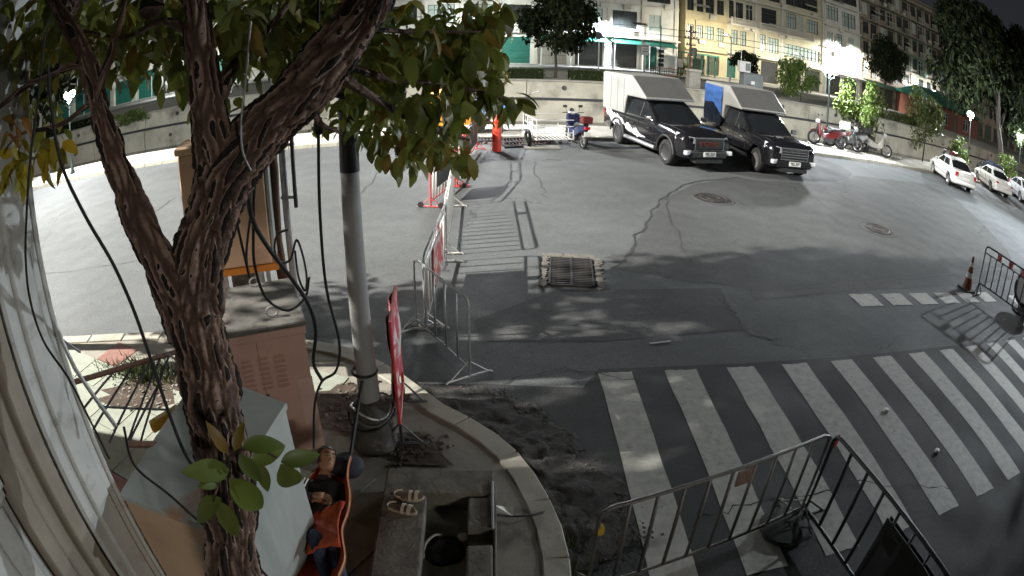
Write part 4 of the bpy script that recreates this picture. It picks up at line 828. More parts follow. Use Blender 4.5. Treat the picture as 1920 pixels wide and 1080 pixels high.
# manholes and drain
iron = mat('cast iron', (.055,.05,.048), .55, .3, 12, metal=.3)
def manhole(label, p, r):
    t = thing('manhole_cover', label, 'manhole cover', (p.x,p.y,.0), random.random()*3)
    b = MB(); b.lathe([(r*.86,.004),(r*.86,.016),(r,.016),(r*1.02,.003)], 36); auto(obj('ring', b, A_dark, t)); b = MB(); b.lathe([(0,.010),(r*.83,.010),(r*.83,.002)], 36); o = obj('lid', b, iron, t); b = MB()
    for i in range(-3,4):
        w_ = math.sqrt(max(0,(r*.74)**2-(i*r*.2)**2)); b.bx(-w_,w_,i*r*.2-.03,i*r*.2+.03,.0105,.02)
    for k in (.3,.62): b.tube([(r*k*math.cos(a_),r*k*math.sin(a_),.014) for a_ in np.linspace(0,2*math.pi,29)[:-1]], .02, 4, False, None, True)
    obj('tread_rib', b, iron, t)
manhole('round iron manhole cover in the road in front of the pickups', G(1338,373), .62)
manhole('round iron manhole cover in the road on the right, nearer the traffic cone', G(1645,430), .68)
dr = thing('drain_grate', 'rectangular road drain grate with a broken concrete surround', 'drain', (1.03,10.15,0), R(-4))
b = MB(); rn = random.Random(6); W2, D2 = .36, .62
for i in range(26): 
    x = -W2-.12+(2*W2+.24)*i/25; b.box((x+rn.uniform(-.02,.02), D2+.13+rn.uniform(-.04,.06), .012), (rn.uniform(.05,.1),rn.uniform(.14,.28),.02+rn.random()*.03), rn.random())
for i in range(16):
    y = -D2+2*D2*i/15; b.box((W2+.12+rn.uniform(-.03,.04), y, .01), (rn.uniform(.1,.2),.1,.02+rn.random()*.02), rn.random()); b.box((-W2-.1+rn.uniform(-.03,.02), y, .01), (rn.uniform(.06,.14),.1,.02+rn.random()*.02), rn.random())
obj('broken_surround', b, mat('broken concrete', (.13,.12,.105), .95, .35, 8), dr)
b = MB(); b.quad((-W2,-D2,.005),(W2,-D2,.005),(W2,D2,.005),(-W2,D2,.005)); obj('drain_bottom', b, mat('drain black', (.006,.006,.006), .9, .2), dr)
b = MB(); b.bx(-W2,W2,-.013,.013,0,.045); me = b.mesh('bar', iron)
for i in range(17): link('bar', me, dr, (0,-D2+2*D2*i/16,0))
b = MB(); b.bx(-.02,.02,-D2,D2,.006,.05); b.bx(-W2-.03,-W2,-D2,D2,.006,.052); b.bx(W2,W2+.03,-D2,D2,.006,.052); obj('frame', b, dark_steel, dr)
# ---------------------------------------------------------------- near building on the left
nb_white = mat('painted pilaster', (.56,.57,.55), .7, .12, 3, col2=(.33,.32,.29), mixs=5, mixlo=.55, mixhi=.72); nb_taupe = mat('taupe stucco', (.30,.265,.215), .85, .15, 4)
nb = thing('corner_building', 'stucco corner building with a white pilaster and barred gate at the left edge', 'building', (-2.5,2.1,0), 0)
def nbx(name, m, *a, bv=.012, par=nb): b = MB(); b.bx(*a); return bevel(obj(name, b, m, par), bv)
nbx('pilaster', nb_white, -.42,.0,-.42,0,0,6.5,bv=.02); nbx('pilaster_trim', nb_white, -.3,.035,-.30,-.10,0,6.45); nbx('corner_strip', nb_white, -.1,.012,.003,.035,0,6.5)
nbx('wall', nb_taupe, -9,-.05,-.95,-.425,0,6.5); nbx('frame_moulding', nb_taupe, -.05,.02,-.62,-.47,0,6.4); nbx('frame_moulding', nb_taupe, -.05,-.01,-.95,-.80,0,6.4)
nbx('wall', nb_taupe, -9,-.45,-4.5,-.955,0,6.5); nbx('plinth_panel', nb_white, -.43,-.12,-4.5,-.97,0,2.55); nbx('ledge', nb_white, -.43,-.02,-4.5,-.97,2.56,2.66); nbx('ledge_trim', nb_white, -.43,-.07,-4.5,-.97,2.48,2.555)
for i in range(9): nbx('bar', steel, -.30,-.26,-1.3-.28*i,-1.24-.28*i,2.665,5.8,bv=.004)
nbx('rail', steel, -.33,-.24,-4.4,-.98,3.5,3.58)
for i in range(6): nbx('panel_slat', nb_white, -.118,-.10,-1.25-.4*i,-1.05-.4*i,.3,2.45,bv=.004)
# unseen wing added left of the corner to block the mast lamp
wg = building('shade_building', 'unseen plain stucco building added left of the corner pilaster for its shade', nb_taupe, 0, 22, 11, [(1,4,.2,3,'sd'),(6,9,.2,3,'sd'),(11,14,.2,3,'sd'),(16,19,.2,3,'sd')]+wrow(1,5,4.2,4.5,6.3,[(0,2.4)],['w2dd'],3), nb_taupe)
wg.location = (-9.2, 4.3, 0); wg.rotation_euler = (0,0,R(198)); wg['label'] = 'unseen plain stucco building added beyond the corner pilaster for its shade'
# ---------------------------------------------------------------- utility cabinets
peach = mat('peach cabinet paint', (.58,.40,.27), .55, .1, 3, col2=(.45,.29,.19), mixs=2.2, mixlo=.55, mixhi=.7); pink = mat('pinkish brown cabinet paint', (.42,.27,.225), .6, .1, 4, col2=(.33,.21,.175), mixs=2, mixlo=.5, mixhi=.7)
pale_top = mat('pale cabinet face', (.40,.44,.42), .5, .1, 2.5, col2=(.27,.31,.30), mixs=1.8, mixlo=.5, mixhi=.7, stretch=(1,1,.3)); grime = mat('grimy grey top', (.11,.105,.095), .85, .3, 3, col2=(.05,.047,.042), mixs=4, mixlo=.5, mixhi=.64, bump=.2)
c1 = thing('utility_cabinet', 'pinkish brown cabinet with louvre slots and a grimy grey lid, behind the pale one', 'utility cabinet', (-1.97,4.93,.10), R(25.5)); Wc, Dc, Hc = 1.0, 1.1, 1.54
b = MB(); b.bx(-Wc,0,0,Dc,0,Hc-.06); bevel(obj('cabinet_body', b, pink, c1), .012)
b = MB(); b.bx(-Wc-.02,.02,-.02,Dc+.02,Hc-.14,Hc-.055); bevel(obj('lid_rim', b, pink, c1), .01); b = MB(); b.bx(-Wc-.03,.03,-.03,Dc+.03,Hc-.05,Hc); bevel(obj('lid', b, grime, c1), .012)
b = MB(); b.bx(-.15,.008,-.008,.008,.05,.92); obj('lighter_strip', b, mat('lighter pink', (.44,.31,.27), .6, .1, 4), c1)  # strip of lighter pink up the lower right front edge
b = MB(); b.add([(0,0,0),(.11,0,0),(.11,-.034,-.016),(0,-.034,-.016),(.11,0,-.030),(0,0,-.030)], [(0,3,2,1),(3,5,4,2),(0,5,3),(1,2,4)]); lv = b.mesh('louvre', pink)
for i in range(4):
    for j in range(7): link('louvre', lv, c1, (-.86+.17*i, -.002, 1.22-.055*j))
for x, y in ((-.28,.2),(-.42,Dc-.06)): b = MB(); b.tube([(x+.06*math.cos(a_),y,Hc+.05+.05*math.sin(a_)) for a_ in np.linspace(0,2*math.pi,17)[:-1]], .011, 6, False, None, True); obj('lifting_ring', b, steel, c1)
b = MB(); b.bx(-.52,-.47,-.012,-.003,.3,.8); b.bx(-.5,-.495,-.006,0,.05,1.38); obj('door_handle', b, dark_steel, c1, kind='stuff')
c2 = thing('utility_cabinet', 'large pale topped cabinet with peach sides, right behind the tree trunk', 'utility cabinet', (0,0,.10), 0)
T_, R_, F_, L_ = Vector((-2.36,3.53)), Vector((-1.50,3.21)), Vector((-1.585,1.93)), Vector((-2.36,2.0)); cen = (T_+R_+F_+L_)/4
q = lambda k: [tuple(cen+(p-cen)*k) for p in (T_, R_, F_, L_)]
b = MB(); b.prism(q(.965), 0, 1.745)
bo_ = obj('cabinet_body', b, [peach, pale_top], c2); 
for p_ in bo_.data.polygons: p_.material_index = 1 if p_.normal.x > .7 else 0  # right face given a pale tone for the lamp light falling on it
b = MB(); b.prism(q(1.0), 1.75, 1.80); bevel(obj('lid', b, mat('pale lid', (.40,.43,.41), .5, .12, 3, col2=(.42,.24,.15), mixs=.9, mixlo=.54, mixhi=.6), c2), .008)
b = MB(); b.box((-1.60,2.5,1.1), (.02,.03,.5)); obj('door_handle', b, steel, c2); b = MB(); b.box((-1.565,2.6,.9), (.006,.008,1.6)); obj('door_gap', b, trim_black, c2)
pb_ = thing('utility_box', 'tall peach utility box on a pedestal behind the tree fork', 'utility box', (-3.42,6.75,.11), R(20))
b = MB(); b.bx(-.70,.40,-.35,.35,1.45,2.95); bevel(obj('box_body', b, peach, pb_), .015); b = MB(); b.bx(.41,.46,-.34,.34,1.47,2.93); bevel(obj('pale_side', b, pale_top, pb_), .01); b = MB(); b.bx(-.74,.48,-.39,.39,2.955,3.05); bevel(obj('cap', b, peach, pb_), .02)
b = MB(); b.bx(-.71,.47,-.36,.36,1.36,1.445); obj('orange_band', b, mat('orange band', (.55,.2,.02), .5, .1, 4), pb_)
b = MB(); b.bx(-.2,.12,-.15,.15,0,1.355); obj('pedestal', b, grime, pb_)
for x, r_ in ((-.28,.035),(.2,.05),(.31,.03),(-.38,.025)): b = MB(); b.tube([(x,-.18,0),(x,-.18,1.36)], r_, 8); auto(obj('conduit', b, steel, pb_))
# posts beside it
wd = mat('weathered wood', (.12,.07,.045), .9, .35, 6, bump=.6, bscale=14, stretch=(3,3,.4))
wp = thing('wooden_post', 'short weathered wooden post behind the brown cabinet', 'post', (-3.0,7.0,.1), 0)
b = MB(); b.tube([(0,0,0),(.02,.01,.8),(-.03,0,1.6),(.02,0,2.5),(0,.02,3.2)], [.085,.075,.08,.07,.06], 10); auto(obj('trunk', b, wd, wp)); b = MB(); b.lathe([(0,-.06),(.05,-.03),(.06,.02),(.03,.06),(0,.07)], 10, Matrix.Translation((-.10,-.02,1.85))); auto(obj('insulator', b, black_rubber, wp))
pp = thing('steel_pipe_post', 'thin galvanised pipe post with a short clamped arm beside the wooden post', 'post', (-2.82,6.95,.1), 0)
b = MB(); b.tube([(0,0,0),(0,0,3.4)], .045, 12); auto(obj('pipe', b, steel, pp)); b = MB(); b.tube([(.14,0,2.05),(.14,0,3.1)], .028, 8); auto(obj('side_pipe', b, dark_steel, pp)); [auto(obj('clamp', MB().tube([(-.06,0,z),(.17,0,z)], .02, 6), steel, pp)) for z in (2.18,2.85)]
# ---------------------------------------------------------------- pole with its tied up base
po = thing('camera_pole', 'black topped grey pole rising from a wrapped concrete base on the corner', 'pole', (-1.42,5.08,.1), 0)
pole_grey = mat('grey pole paint', (.27,.275,.28), .55, .12, 3, col2=(.17,.165,.16), mixs=4, mixlo=.52, mixhi=.7, stretch=(1,1,.25)); pole_black = mat('black pole paint', (.012,.012,.014), .4, .2, 4)
b = MB(); b.tube([(0,0,.2),(0,0,1.6),(0,0,2.92)], [.115,.098,.084], 20); auto(obj('lower_pole', b, pole_grey, po)); b = MB(); b.tube([(0,0,2.92),(0,0,6.0)], [.090,.062], 20); auto(obj('upper_pole', b, pole_black, po))
b = MB()
for i, z in enumerate((3.5,3.62,4.05)): b.tube([(.105*math.cos(a_),.105*math.sin(a_),z+.02*math.sin(a_)) for a_ in np.linspace(0,2*math.pi,17)[:-1]], .02, 6, False, None, True)
obj('cable_tie', b, black_rubber, po, kind='stuff')
b = MB(); n = 26; prof = [(.25,-.08),(.26,.08),(.23,.22),(.20,.36),(.22,.44),(.19,.52),(.13,.57),(.11,.6)]
b.lathe(prof, n); b.v = [(x*(1+.16*noise.noise((x*5,y*5,z*4))), y*(1+.16*noise.noise((x*5+7,y*5,z*4))), z+.03*noise.noise((x*8,y*8,3))) for x,y,z in b.v]; auto(obj('wrapped_base', b, mat('dirty wrapping', (.05,.045,.04), .8, .4, 7, bump=.6, bscale=14, col2=(.14,.13,.12), mixs=5, mixlo=.58, mixhi=.68), po), 60)
for k in range(3):
    b = MB(); b.tube([((.21+.02*k)*math.cos(a_),(.21+.02*k)*math.sin(a_),.50-.06*k+.05*math.sin(a_*2+k)) for a_ in np.linspace(0,2*math.pi,25)[:-1]], .014, 5, False, None, True); auto(obj('tie_rope', b, [steel, grime, black_rubber][k], po))
# ---------------------------------------------------------------- raised concrete chamber
ch_z = .36
cA, cB, cC, cD = G(727,876,ch_z), G(926,881,ch_z), G(928,1085,ch_z), G(690,1095,ch_z)
ch = thing('concrete_chamber', 'open raised concrete chamber with cracked slabs beside the pole', 'manhole chamber', (0,0,0), 0)
old_conc = mat('old concrete', (.17,.155,.13), .95, .3, 4, bump=.7, bscale=26, col2=(.08,.075,.065), mixs=2.6, mixlo=.46, mixhi=.66)
def lerp2(u, v): p = cA.lerp(cB, u).lerp(cD.lerp(cC, u), v); return (p.x, p.y)
def slabq(name, u0, u1, v0, v1, z0, z1, m=old_conc, par=ch): b = MB(); b.prism([lerp2(u0,v0),lerp2(u1,v0),lerp2(u1,v1),lerp2(u0,v1)], z0, z1); return bevel(obj(name, b, m, par), .018, 2)
slabq('back_slab', 0,1,0,.25,.2,ch_z); slabq('side_slab', 0,.40,.253,1.6,.2,ch_z-.004); slabq('cover_slab', .77,.985,.27,.55,.24,ch_z-.01); slabq('cover_slab', .77,.985,.70,1.6,.22,ch_z-.02); slabq('sunken_slab', .78,.98,.56,.69,.05,.2); slabq('rim_wall', .99,1.02,.1,1.6,-.02,ch_z-.03)
slabq('chamber_wall', .02,.98,.03,.22,-.02,.195); slabq('chamber_wall', .04,.38,.27,1.6,-.02,.195); slabq('chamber_floor', .39,.97,.22,1.6,-.04,.0, soil)
b = MB(); p0, p1 = lerp2(.985,.13), lerp2(.985,.58); b.tube([(p0[0],p0[1],ch_z+.01),(p1[0],p1[1],ch_z+.0)], .014, 6); obj('edge_angle', b, steel, ch)
bag_m = mat('black bag plastic', (.012,.012,.013), .35, .3, 8, bump=.5, bscale=12); p = G(838,1030,.15)
bg_ = thing('black_bag', 'black plastic bag with a pale strap stuffed in the open chamber', 'bag', (p.x,p.y,.02), 0)
b = MB(); b.lathe([(0,0),(.18,.01),(.20,.07),(.16,.14),(.08,.17),(.0,.18)], 18); b.v = [(x*(1+.35*noise.noise((x*7,y*7,z*7))), y*(1+.35*noise.noise((x*7+3,y*7,z*7))), z*(1+.2*noise.noise((x*6,y*6,9)))) for x,y,z in b.v]; auto(obj('bag_body', b, bag_m, bg_), 70)
b = MB(); b.tube(smooth_path([(-.20,-.1,.08),(-.19,.03,.15),(-.12,.12,.18),(-.06,.16,.15)], 6), .012, 5); auto(obj('strap', b, white_paint, bg_)); b = MB(); b.box((.13,.15,.15), (.08,.07,.05), .5); bevel(obj('paper_scrap', b, white_paint, bg_), .01)
# sandals
sole_m = mat('tan sandal sole', (.36,.29,.20), .7, .15, 9); insole = mat('brown insole', (.12,.075,.05), .8, .2, 9); strap_m = mat('pale sandal strap', (.50,.44,.34), .6, .1, 9)
def sandal(label, p, rz, s=1):
    t = thing('sandal', label, 'sandal', p, rz, 'pair of sandals'); out = []
    for i in range(24):
        a_ = 2*math.pi*i/24; x = .142*math.cos(a_); wv = .052*(1+.28*math.cos(a_)*.6); out.append((x, s*.008*math.cos(a_*2)+wv*math.sin(a_)))
    b = MB(); b.prism(out, 0, .030); bevel(obj('sole', b, sole_m, t), .006); b = MB(); b.prism([(x*.9,y*.86) for x,y in out], .0305, .034); obj('insole', b, insole, t)
    for x0, w_ in ((.075,.034),(.018,.026)): b = MB(); n = 9; b.loft([[(x0+dx, .058*math.cos(a_), .026+.050*math.sin(a_)+dz) for dx, dz in ((-w_/2,0),(w_/2,0),(w_/2,.006),(-w_/2,.006))] for a_ in np.linspace(-.1, math.pi+.1, n)]); auto(obj('strap', b, strap_m, t))
    b = MB(); n = 9; b.loft([[(-.07-.065*math.sin(a_)+dx, .05*math.cos(a_), .04+dz) for dx, dz in ((0,0),(.006,0),(.006,.02),(0,.02))] for a_ in np.linspace(0, math.pi, n)]); auto(obj('heel_strap', b, strap_m, t))
p = G(767,934,ch_z); sandal('brown strapped sandal on the chamber edge, the one nearer the pole', (p.x,p.y,ch_z), R(-2)); p = G(754,958,ch_z); sandal('brown strapped sandal on the chamber edge, the one nearer the camera', (p.x,p.y,ch_z), R(-10), -1)
# ---------------------------------------------------------------- hammock and sleeping person
orange_cloth = mat('orange hammock cloth', (.48,.085,.025), .85, .3, 30, bump=.5, bscale=60, col2=(.45,.05,.02), mixs=12, mixlo=.5, mixhi=.6)
ha, hb = Vector((-1.44,4.93,.98)), Vector((-1.2,1.75,1.0))
hm = thing('hammock', 'orange mesh hammock slung between the wrapped pole and the tree trunk', 'hammock', (0,0,0), 0)
def hpt(t, u):
    c = ha.lerp(hb, t); w_ = .235*max(.06, math.sin(math.pi*min(max((t-.24)/.76,0),1))**.4); sag = .46*4*t*(1-t)
    return Vector((c.x-.17*math.sin(math.pi*min(max(t,0),1))+u*w_+.02*math.sin(t*30)*abs(u), c.y, c.z-sag+(.26 if u > 0 else .16)*u*u*max(0.15, math.sin(math.pi*t))+.012*math.sin(t*47+u*5)))
N = 44; K = 12; b = MB(); b.add([hpt(.30+.64*i/N, -1+2*k/K) for i in range(N+1) for k in range(K+1)], [(i*(K+1)+k,(i+1)*(K+1)+k,(i+1)*(K+1)+k+1,i*(K+1)+k+1) for i in range(N) for k in range(K)]); o = auto(obj('cloth', b, orange_cloth, hm), 80); m_ = o.modifiers.new('Solid', 'SOLIDIFY'); m_.thickness = .012
hemm = mat('pale hem', (.62,.40,.22), .7, .2, 12)
for u in (-1, 1): b = MB(); b.tube([hpt(.30+.64*i/N, u)+Vector((0,0,.008)) for i in range(N+1)], .007, 5); auto(obj('hem', b, hemm if u > 0 else orange_cloth, hm))
for t_, e in ((.30, ha+Vector((0,.02,0))), (.94, hb)):
    for u in ((.85,) if t_ < .5 else (-.8,.8)): b = MB(); b.tube([hpt(t_,u), e], .018, 5); obj('cord', b, black_rubber, hm)
b = MB(); b.tube([(ha.x+.125*math.cos(a_), 5.08+.125*math.sin(a_), 1.02) for a_ in np.linspace(0,2*math.pi,17)[:-1]], .016, 5, False, None, True); auto(obj('strap', b, black_rubber, hm))
pl_ = MB(); pl_.lathe([(0,-.09),(.10,-.07),(.15,0),(.10,.07),(0,.09)], 14); pl_.v = [(x*1.25*(1+.2*noise.noise((x*8,y*8,z*8))), y*(1+.2*noise.noise((x*8+5,y*8,z*8))), z*(1+.3*noise.noise((x*7,y*7,3)))) for x,y,z in pl_.v]; o = auto(obj('bundled_jacket', pl_, mat('dark navy cloth', (.02,.022,.035), .85, .4, 10, bump=.6, bscale=20)), 70); o.location = (-1.43,3.98,.70); tag(o, 'dark bundled jacket used as a pillow at the head end of the hammock', 'jacket')
def hz(t, u=0, d=0): return hpt(t, u)+Vector((0,0,d))
skin_m = mat('skin', (.30,.16,.10), .55, .06, 12, spec=.4); shirt_m = mat('black shirt', (.014,.014,.017), .85, .25, 14, bump=.3, bscale=30); jeans_m = mat('blue jeans', (.035,.05,.085), .9, .3, 16, bump=.4, bscale=40, col2=(.02,.028,.05), mixs=5); hair_m = mat('black hair', (.008,.007,.007), .6, .3, 30, bump=.8, bscale=60)
b = MB(); g = [hpt(.50+.16*j/8, -.35+1.3*i/8)+Vector((0,0,.10+.13*math.sin(math.pi*(i+.6)/9)+.015*math.sin(i*2.1+j*1.7))) for j in range(9) for i in range(9)]; b.add(g, [(j*9+i,j*9+i+1,(j+1)*9+i+1,(j+1)*9+i) for j in range(8) for i in range(8)]); o = auto(obj('cloth_fold', b, orange_cloth, hm), 80); m_ = o.modifiers.new('Solid', 'SOLIDIFY'); m_.thickness = .012
pr = thing('person', 'person asleep in the orange hammock, black top with white sleeve stripes and jeans', 'person', (0,0,0), 0)
head = Vector((-1.58,3.93,.80)); neck = Vector((-1.58,3.80,.71)); chest = Vector((-1.565,3.62,.62)); belly = Vector((-1.53,3.42,.57)); pel = Vector((-1.49,3.24,.56))
shL, shR = Vector((-1.41,3.70,.66)), Vector((-1.74,3.70,.68)); elL, elR = Vector((-1.33,3.50,.62)), Vector((-1.73,3.44,.74)); wrL, wrR = Vector((-1.47,3.46,.74)), Vector((-1.58,3.47,.78))
hipL, hipR = Vector((-1.40,3.20,.57)), Vector((-1.57,3.20,.57)); knL, knR = Vector((-1.30,2.95,.74)), Vector((-1.44,2.96,.80)); anL, anR = Vector((-1.20,2.66,.52)), Vector((-1.30,2.62,.55)); toL, toR = Vector((-1.14,2.55,.56)), Vector((-1.25,2.50,.60))
J = [pel, belly, chest, neck, Vector((-1.58,3.86,.755)), shL, elL, wrL, shR, elR, wrR, hipL, knL, anL, toL, hipR, knR, anR, toR]
E_ = [(0,1),(1,2),(2,3),(3,4),(2,5),(5,6),(6,7),(2,8),(8,9),(9,10),(0,11),(11,12),(12,13),(13,14),(0,15),(15,16),(16,17),(17,18)]
rad = [(.135,.11),(.135,.11),(.15,.115),(.058,.058),(.055,.055),(.07,.065),(.05,.05),(.033,.033),(.07,.065),(.05,.05),(.033,.033),(.098,.09),(.066,.066),(.045,.045),(.04,.03),(.098,.09),(.066,.066),(.045,.045),(.04,.03)]
me = bpy.data.meshes.new('body'); me.from_pydata([tuple(v) for v in J], E_, []); o = bpy.data.objects.new('tmpb', me); COL.objects.link(o)
sk = o.modifiers.new('skin', 'SKIN'); sk.use_smooth_shade = True; sd_ = o.modifiers.new('sub', 'SUBSURF'); sd_.levels = 2; sd_.render_levels = 2
for i, v in enumerate(me.skin_vertices[0].data): v.radius = rad[i]; v.use_root = (i == 0)
bm_ = ev_mesh(o); bpy.data.objects.remove(o)
# head with a face, and hands, joined into the same body mesh
hx = (head-neck).normalized(); face = Vector((.62,-.45,.60)); face = (face-hx*face.dot(hx)).normalized(); sdv = hx.cross(face)
HM = Matrix((sdv, face, hx)).transposed().to_4x4(); HM.translation = head
hb_ = MB(); rows = []; 
prof = [(-.115,.03,.035,.03),(-.105,.048,.06,.032),(-.08,.060,.078,.018),(-.045,.068,.088,.008),(0,.074,.094,0),(.04,.076,.096,-.004),(.08,.068,.088,-.008),(.108,.045,.06,-.01),(.12,.012,.016,-.01)]
for z, wx, wy, oy in prof:
    r_ = []
    for k in range(20):
        a_ = 2*math.pi*k/20; x, y = wx*math.cos(a_), wy*math.sin(a_)+oy
        if y > 0 and abs(x) < .045:
            if -.03 < z < .03: y += .020*max(0, 1-abs(x)/.018) if z < .01 else .008*max(0,1-abs(x)/.014)
            if .01 < z < .06: y -= .010*math.exp(-((abs(x)-.032)/.012)**2)
            if abs(z+.08) < .01: y += .006
        r_.append((x,y,z))
    rows.append(r_)
hb_.loft(rows, True, HM)
for s in (-1,1): hb_.loft([[(s*.072,-.012,z) for z in (-.03,.03)]+[(s*.072,.012,.025),(s*.072,.012,-.025)],[(s*.088,-.02,.038),(s*.088,-.02,-.03),(s*.09,.006,-.022),(s*.09,.006,.03)]], True, HM)
def hand(b, wr, d, pn, s):
    d = d.normalized(); pn = (pn-d*pn.dot(d)).normalized(); sd2 = d.cross(pn)*s
    b.loft([[wr+d*x+sd2*y*w_+pn*z*h_ for y, z in ((-1,-1),(1,-1),(1,1),(-1,1))] for x, w_, h_ in ((-.01,.026,.018),(.04,.038,.016),(.085,.042,.013))])
    for k, L_ in enumerate((.062,.072,.068,.052)):
        o_ = wr+d*.08+sd2*(-.033+.022*k); b.tube([o_, o_+d*L_*.45-pn*.004, o_+d*L_*.75-pn*.016, o_+d*L_*.92-pn*.034], [.0095,.009,.0085,.006], 7)
    o_ = wr+d*.02-sd2*.034; b.tube([o_, o_+d*.03-sd2*.022-pn*.004, o_+d*.062-sd2*.026-pn*.012], [.012,.011,.008], 7)
hand(hb_, wrR, Vector((.85,.05,-.02)), Vector((-.1,.2,.95)), 1); hand(hb_, wrL, Vector((-.9,.12,.05)), Vector((.1,.1,.95)), -1)
nb0 = len(bm_.polygons); vv = [tuple(v.co) for v in bm_.vertices]; ff = [tuple(p_.vertices) for p_ in bm_.polygons]; n0 = len(vv)
me = bpy.data.meshes.new('body'); me.from_pydata(vv+hb_.v, [], ff+[tuple(i+n0 for i in f) for f in hb_.f])
for m_ in (skin_m, shirt_m, jeans_m): me.materials.append(m_)
def seg_d(p, a, c): t_ = max(0, min(1, (p-a).dot(c-a)/(c-a).length_squared)); return (p-a-(c-a)*t_).length
for i, p_ in enumerate(me.polygons):
    p_.use_smooth = True
    if i >= nb0: p_.material_index = 0; continue
    c_ = p_.center; ds = sorted((seg_d(c_, J[a], J[d])-min(rad[a][0], rad[d][0]), k) for k, (a, d) in enumerate(E_))[0][1]
    if ds in (0,1,4,5,7,8,2): p_.material_index = 1 if not (ds == 2 and c_.y > 3.775) else 0
    elif ds in (6,9): a, d = E_[ds]; p_.material_index = 1 if (c_-J[a]).length < .16 else 0
    elif ds in (10,11,12,14,15,16): p_.material_index = 2
    else: p_.material_index = 0
    if p_.material_index == 1 and c_.y < 3.28: p_.material_index = 2
    if ds in (13,17): p_.material_index = 0
    if ds in (12,16) and (c_-J[E_[ds][1]]).length < .05: p_.material_index = 0
me.update(); body = link('body', me, pr)
b = MB(); rows = []
for z, wx, wy, oy in [(p_[0],p_[1]*1.07+.004,p_[2]*1.07+.004,p_[3]) for p_ in prof[3:]]: rows.append([(wx*math.cos(a_)*(1 if math.sin(a_) < .55 or z > .07 else .0)+0, wy*math.sin(a_)+oy if math.sin(a_) < .55 or z > .07 else oy-.02, z+(.004 if z > 0 else 0)) for a_ in [2*math.pi*k/20 for k in range(20)]])
b.loft(rows, True, HM); auto(obj('hair', b, hair_m, pr), 70)
for a, d, k in ((shR, elR, 0),(elR, wrR, 1)):
    ax = (d-a).normalized(); up = (Vector((.15,.0,1))-ax*ax.dot(Vector((.15,0,1)))).normalized(); s2 = ax.cross(up)
    for j in (-1,0,1):
        b = MB(); r0, r1 = (.077,.056) if k == 0 else (.057,.045); n = 6; e_ = 1.0 if k == 0 else .55
        an = .38*j; vs = []
        for i in range(n+1): t_ = .05+.9*i/n*e_; rr = (r0+(r1-r0)*t_)*1.02; c_ = a.lerp(d, t_); vs += [c_+(up*math.cos(an-.09)+s2*math.sin(an-.09))*rr, c_+(up*math.cos(an+.09)+s2*math.sin(an+.09))*rr]
        b.add(vs, [(2*i,2*i+1,2*i+3,2*i+2) for i in range(n)]); obj('sleeve_stripe', b, plate_white, pr)

dk = mat('brow', (.02,.012,.01), .6, .1); lip = mat('lips', (.22,.08,.06), .5, .1)
for s_ in (-1,1):
    b = MB(); b.tube([HM @ Vector((s_*x,y,z)) for x,y,z in ((.014,.090,.040),(.032,.092,.046),(.052,.076,.038))], .0045, 5); auto(obj('eyebrow', b, dk, pr)); b = MB(); b.tube([HM @ Vector((s_*x,y,z)) for x,y,z in ((.018,.087,.016),(.032,.089,.010),(.048,.077,.015))], .003, 5); auto(obj('closed_eye', b, dk, pr))
b = MB(); b.tube([HM @ Vector((x,y,z)) for x,y,z in ((-.026,.083,-.063),(0,.099,-.060),(.026,.083,-.063))], .006, 6); auto(obj('mouth', b, lip, pr))
b = MB(); b.lathe([(0,-.012),(.013,-.008),(.016,.0),(.012,.01),(.004,.026),(0,.034)], 10, HM @ Matrix.Translation((0,.100,-.018))); auto(obj('nose', b, skin_m, pr), 80)

# ---------------------------------------------------------------- rusty railing by the pavement
ry = thing('rusty_railing', 'leaning rusty railing with thin bars between the corner pilaster and the trunk', 'railing', (0,0,0), 0)
tl, tr_, bl, br = AT(128,720,3.9), AT(330,660,4.7), AT(238,833,3.4), AT(372,832,3.6)
b = MB(); b.tube([tl,tr_], .022, 6); auto(obj('rail', b, rust, ry)); b = MB(); b.tube([bl,br], .024, 6); auto(obj('rail', b, rust, ry))
for a_, c_ in (((215,695),(150,775)),((250,686),(175,805)),((282,677),(205,830)),((300,672),(238,833)),((318,664),(262,833)),((315,664),(365,700)),((300,715),(240,833))): b = MB(); b.tube([AT(*a_,4.35),AT(*c_,3.55)], .010, 5); obj('bar', b, dark_steel, ry)
b = MB(); b.tube([AT(185,762,3.9),AT(315,768,4.2)], .010, 5); obj('bar', b, dark_steel, ry)
b = MB(); b.box(AT(310,785,4.0), (.05,.3,.09), -.5); obj('yellow_plate', b, bar_yel, ry)
tp = thing('support_bar', 'thin grey support bar leaning beside the corner pilaster', 'bar', (0,0,0), 0); b = MB(); b.tube([AT(92,580,3.3),AT(140,690,3.2),AT(218,800,3.0)], .016, 6); auto(obj('tube', b, steel, tp)); b = MB(); b.tube([AT(100,625,3.25),AT(150,660,3.6)], .01, 5); obj('bracket', b, steel, tp)
# dirt patches, grass and debris on the pavement
def scatter(name, label, cat, n, fn, m, seed=1, z=.12):
    rn = random.Random(seed); b = MB()
    for i in range(n):
        x, y = fn(rn); s = rn.uniform(.015,.055)*(.55 if name == 'gravel' else 1); b.box((x,y,z+s*.2), (s*rn.uniform(.6,1.6),s,s*rn.uniform(.3,.8)), rn.random()*3, taper=rn.uniform(.5,.9))
    o = obj(name, b, m); o['kind'] = 'stuff'; return tag(o, label, cat)
sheet('soil_bed', blob(-4.75,5.6,.9,.42,22,.2,3,.35), soil, .128, npave); sheet('soil_bed', blob(-1.85,5.7,.55,.42,22,.2,4,-.3), soil, .128, npave); sheet('soil_bed', [(-1.25,5.25),(-.98,5.3),(-.55,4.75),(-1.1,4.72)], soil, .129, npave)
scatter('rubble', 'broken stones and rubble in the soil bed by the railing', 'rubble', 120, lambda r: (-4.7+r.gauss(0,.4), 5.5+r.gauss(0,.2)), concrete, 3)
